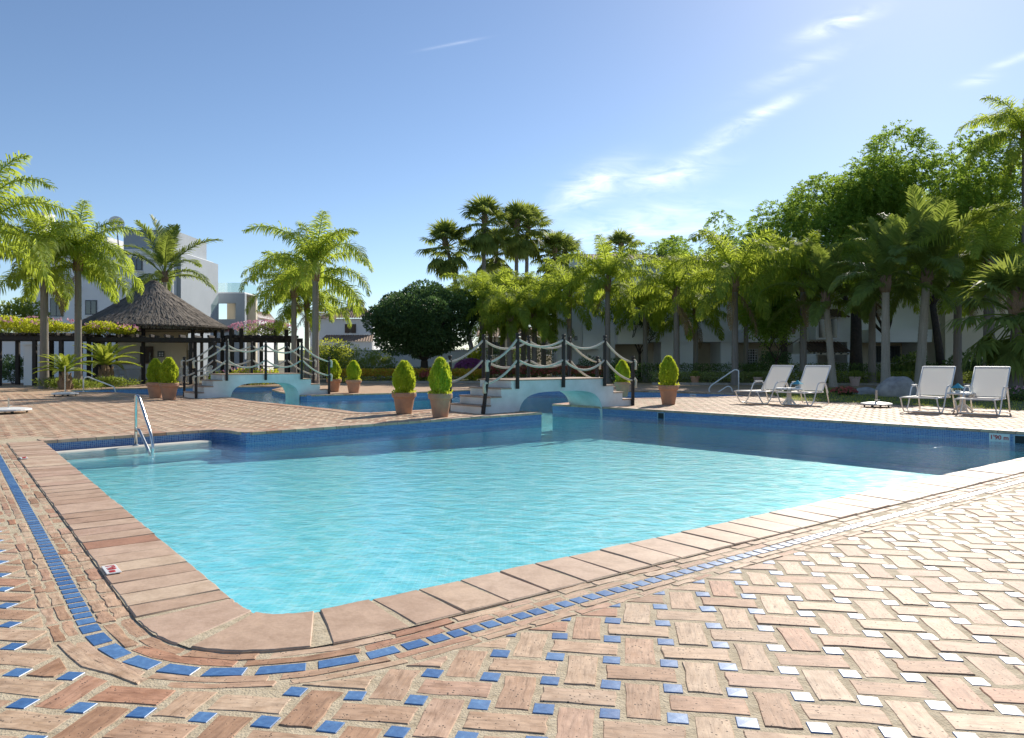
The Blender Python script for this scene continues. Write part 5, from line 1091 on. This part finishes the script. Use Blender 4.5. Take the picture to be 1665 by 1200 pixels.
def lattice(t, x0, x1, y, z0, z1):
    m = MB(); m.box(x0, x1, y+.03, y+.05, z0, z1); o = m.build('lattice_window', MT['window'], t); n = int((x1-x0)/.16); k = int((z1-z0)/.16)
    for i in range(n+1): a = x0+(x1-x0)*i/n; m = MB(); m.box(a-.02, a+.02, y-.012, y+.012, z0, z1); m.build('lattice_bar', MT['white_far'], o)
    for i in range(k+1): a = z0+(z1-z0)*i/k; m = MB(); m.box(x0, x1, y-.026, y-.013, a-.02, a+.02); m.build('lattice_bar', MT['white_far'], o)
def right_building():
    d = 47; t = thing('gable_block', 'blue-grey shaded white gable block with recessed terrace', 'building', (8, d, -.03)); X = lambda x: (x-CX)*d/F-8; Z = lambda y: CAMH+(HOR-y)*d/F+.03
    m = MB(); m.box(X(908), X(948), .5, 8, 0, Z(480)); m.build('wall', MT['white_far'], t)
    m = MB(); m.prism_y([(X(948)+.002, 0), (X(1000), 0), (X(1000), Z(420)), (X(972), Z(420)), (X(948)+.002, Z(432))], 0, 7); m.build('gable_wall', MT['white_far'], t)
    m = MB(); m.box(X(1000)+.002, X(1098), 0, 7, Z(556), Z(430)); m.build('upper_wall', MT['white_far'], t); m = MB(); m.box(X(1000)+.002, X(1098), 2.6, 7, 0, Z(556)-.002); m.build('terrace_back', MT['cream'], t)
    m = MB(); m.box(X(1075), X(1098), 0, 2.59, 0, Z(556)-.002); m.build('pier', MT['white_far'], t); m = MB(); m.box(X(1000)+.002, X(1048), -1.2, -.002, Z(560), Z(530)); m.build('balcony', MT['white_far'], t)
    m = MB(); tiled_roof(m, (X(940), -.5, Z(424)), (X(1102), -.5, Z(424)), (X(1102), 3.2, Z(402)), (X(956), 3.2, Z(402))); rf = m.build('roof', MT['darkroof'], t); m = MB(); m.box(X(933), X(958), 2, 3.6, Z(480)+.002, Z(410)); m.build('chimney', MT['white_far'], rf)
    lattice(t, X(918), X(926), .48, Z(542), Z(528)); lattice(t, X(929), X(937), .48, Z(542), Z(528)); window(t, X(935), X(940), .48, Z(553), Z(546), mull=0); lattice(t, X(1022), X(1036), -.04, Z(553), Z(536)) if False else None
    m = MB(); m.box(X(930), X(970), -1.6, -.002, Z(568), Z(565)); m.build('canopy', MT['white_far'], t)
    d = 48; t = thing('apartment_row', 'long white apartment row with balconies, lattice windows and tiled canopies in shade', 'building', (24, d, -.03)); X = lambda x: (x-CX)*d/F-24; Z = lambda y: CAMH+(HOR-y)*d/F+.03
    m = MB(); m.box(X(1099), X(1535), 2.6, 9, 0, Z(556)-.002); m.build('ground_floor_wall', MT['cream'], t); m = MB(); m.box(X(1099), X(1535), 0, 9, Z(556), Z(440)); m.build('upper_wall', MT['white_far'], t)
    for a, b in ((1099, 1130), (1172, 1196), (1290, 1330), (1378, 1384), (1500, 1535)): m = MB(); m.box(X(a)+.01, X(b), .05, 2.59, 0, Z(556)-.002); m.build('pier', MT['white_far'], t)
    for a, b in ((1200, 1252), (1400, 1500)): m = MB(); m.box(X(a), X(b), -1.1, -.002, Z(557), Z(537)); m.build('balcony', MT['white_far'], t)
    lattice(t, X(1205), X(1215), -.03, Z(530), Z(520)); lattice(t, X(1218), X(1226), -.03, Z(546)+.1+.3, Z(530)+.3); lattice(t, X(1231), X(1252), 2.5, Z(597), Z(567)); lattice(t, X(1387), X(1416), 2.5, Z(598), Z(563))
    w = window(t, X(1455), X(1497), 2.55, Z(590), Z(561))
    for k in range(16): m = MB(); m.box(X(1455)+k*.1, X(1455)+k*.1+.02, 2.38, 2.4, Z(590), Z(561)); m.build('window_bar', MT['frame'], w)
    m = MB(); m.box(X(1316), X(1356), -1.0, -.002, Z(553), Z(517)); by = m.build('bay', MT['white_far'], t); m = MB(); m.box(X(1321), X(1350), -1.03, -1.001, Z(550), Z(520)); m.build('bay_window', MT['window'], by)
    for (a, b, y0, y1) in ((1311, 1360, 519, 503), (1298, 1362, 574, 556)): m = MB(); tiled_roof(m, (X(a), -2.0, Z(y0)), (X(b), -2.0, Z(y0)), (X(b), -.01, Z(y1)), (X(a), -.01, Z(y1))); m.build('tiled_canopy', MT['darkroof'], t)
    m = MB(); m.box(X(1300), X(1360), -1.9, -1.75, Z(577), Z(574)-.02); bm_ = m.build('canopy_beam', MT['cream'], t)
    for k in range(6): m = MB(); m.box(X(1303)+k*.42, X(1303)+k*.42+.12, -1.915, -1.902, Z(576.5), Z(574.5)); m.build('rafter_end', MT['wood'], bm_)
    m = MB(); m.box(X(1260), X(1300), -2.6, -2.4, 0, Z(576)); m.build('terrace_wall', MT['white_far'], t)
    m = MB(); tiled_roof(m, (X(1090), -.5, Z(438)), (X(1540), -.5, Z(438)), (X(1540), 4, Z(405)), (X(1090), 4, Z(405))); m.build('roof', MT['darkroof'], t)
    d = 46; t = thing('end_building', 'cream sunlit end wall of the apartments with a wall lantern', 'building', (30, d, -.03)); X = lambda x: (x-CX)*d/F-30; Z = lambda y: CAMH+(HOR-y)*d/F+.03
    m = MB(); m.box(X(1537), X(1780), 0, 8, 0, Z(420)); m.build('wall', MT['cream'], t); m = MB(); tiled_roof(m, (X(1532), -.4, Z(419)), (X(1785), -.4, Z(419)), (X(1785), 4, Z(392)), (X(1545), 4, Z(392))); m.build('roof', MT['darkroof'], t)
    # lantern on a bracket
    p = at(1525, 530, 45.4); lt = thing('wall_lantern', 'black lantern on a bracket beside the crooked tree trunk', 'lantern', (p.x, p.y, p.z-.3)); m = MB(); m.lathe([(.08, 0), (.14, .32), (.14, .34), (.09, .36)], 6); m.build('glass_body', MT['window'], lt); m = MB(); m.lathe([(.19, .361), (.1, .48), (.03, .56), (.01, .62)], 6); m.build('cap', MT['frame'], lt); m = MB(); m.tube([(0, 0, .6), (.1, .05, .7), (.25, .3, .62), (.28, .58, .55)], .02, 6); m.build('bracket', MT['frame'], lt)
right_building()
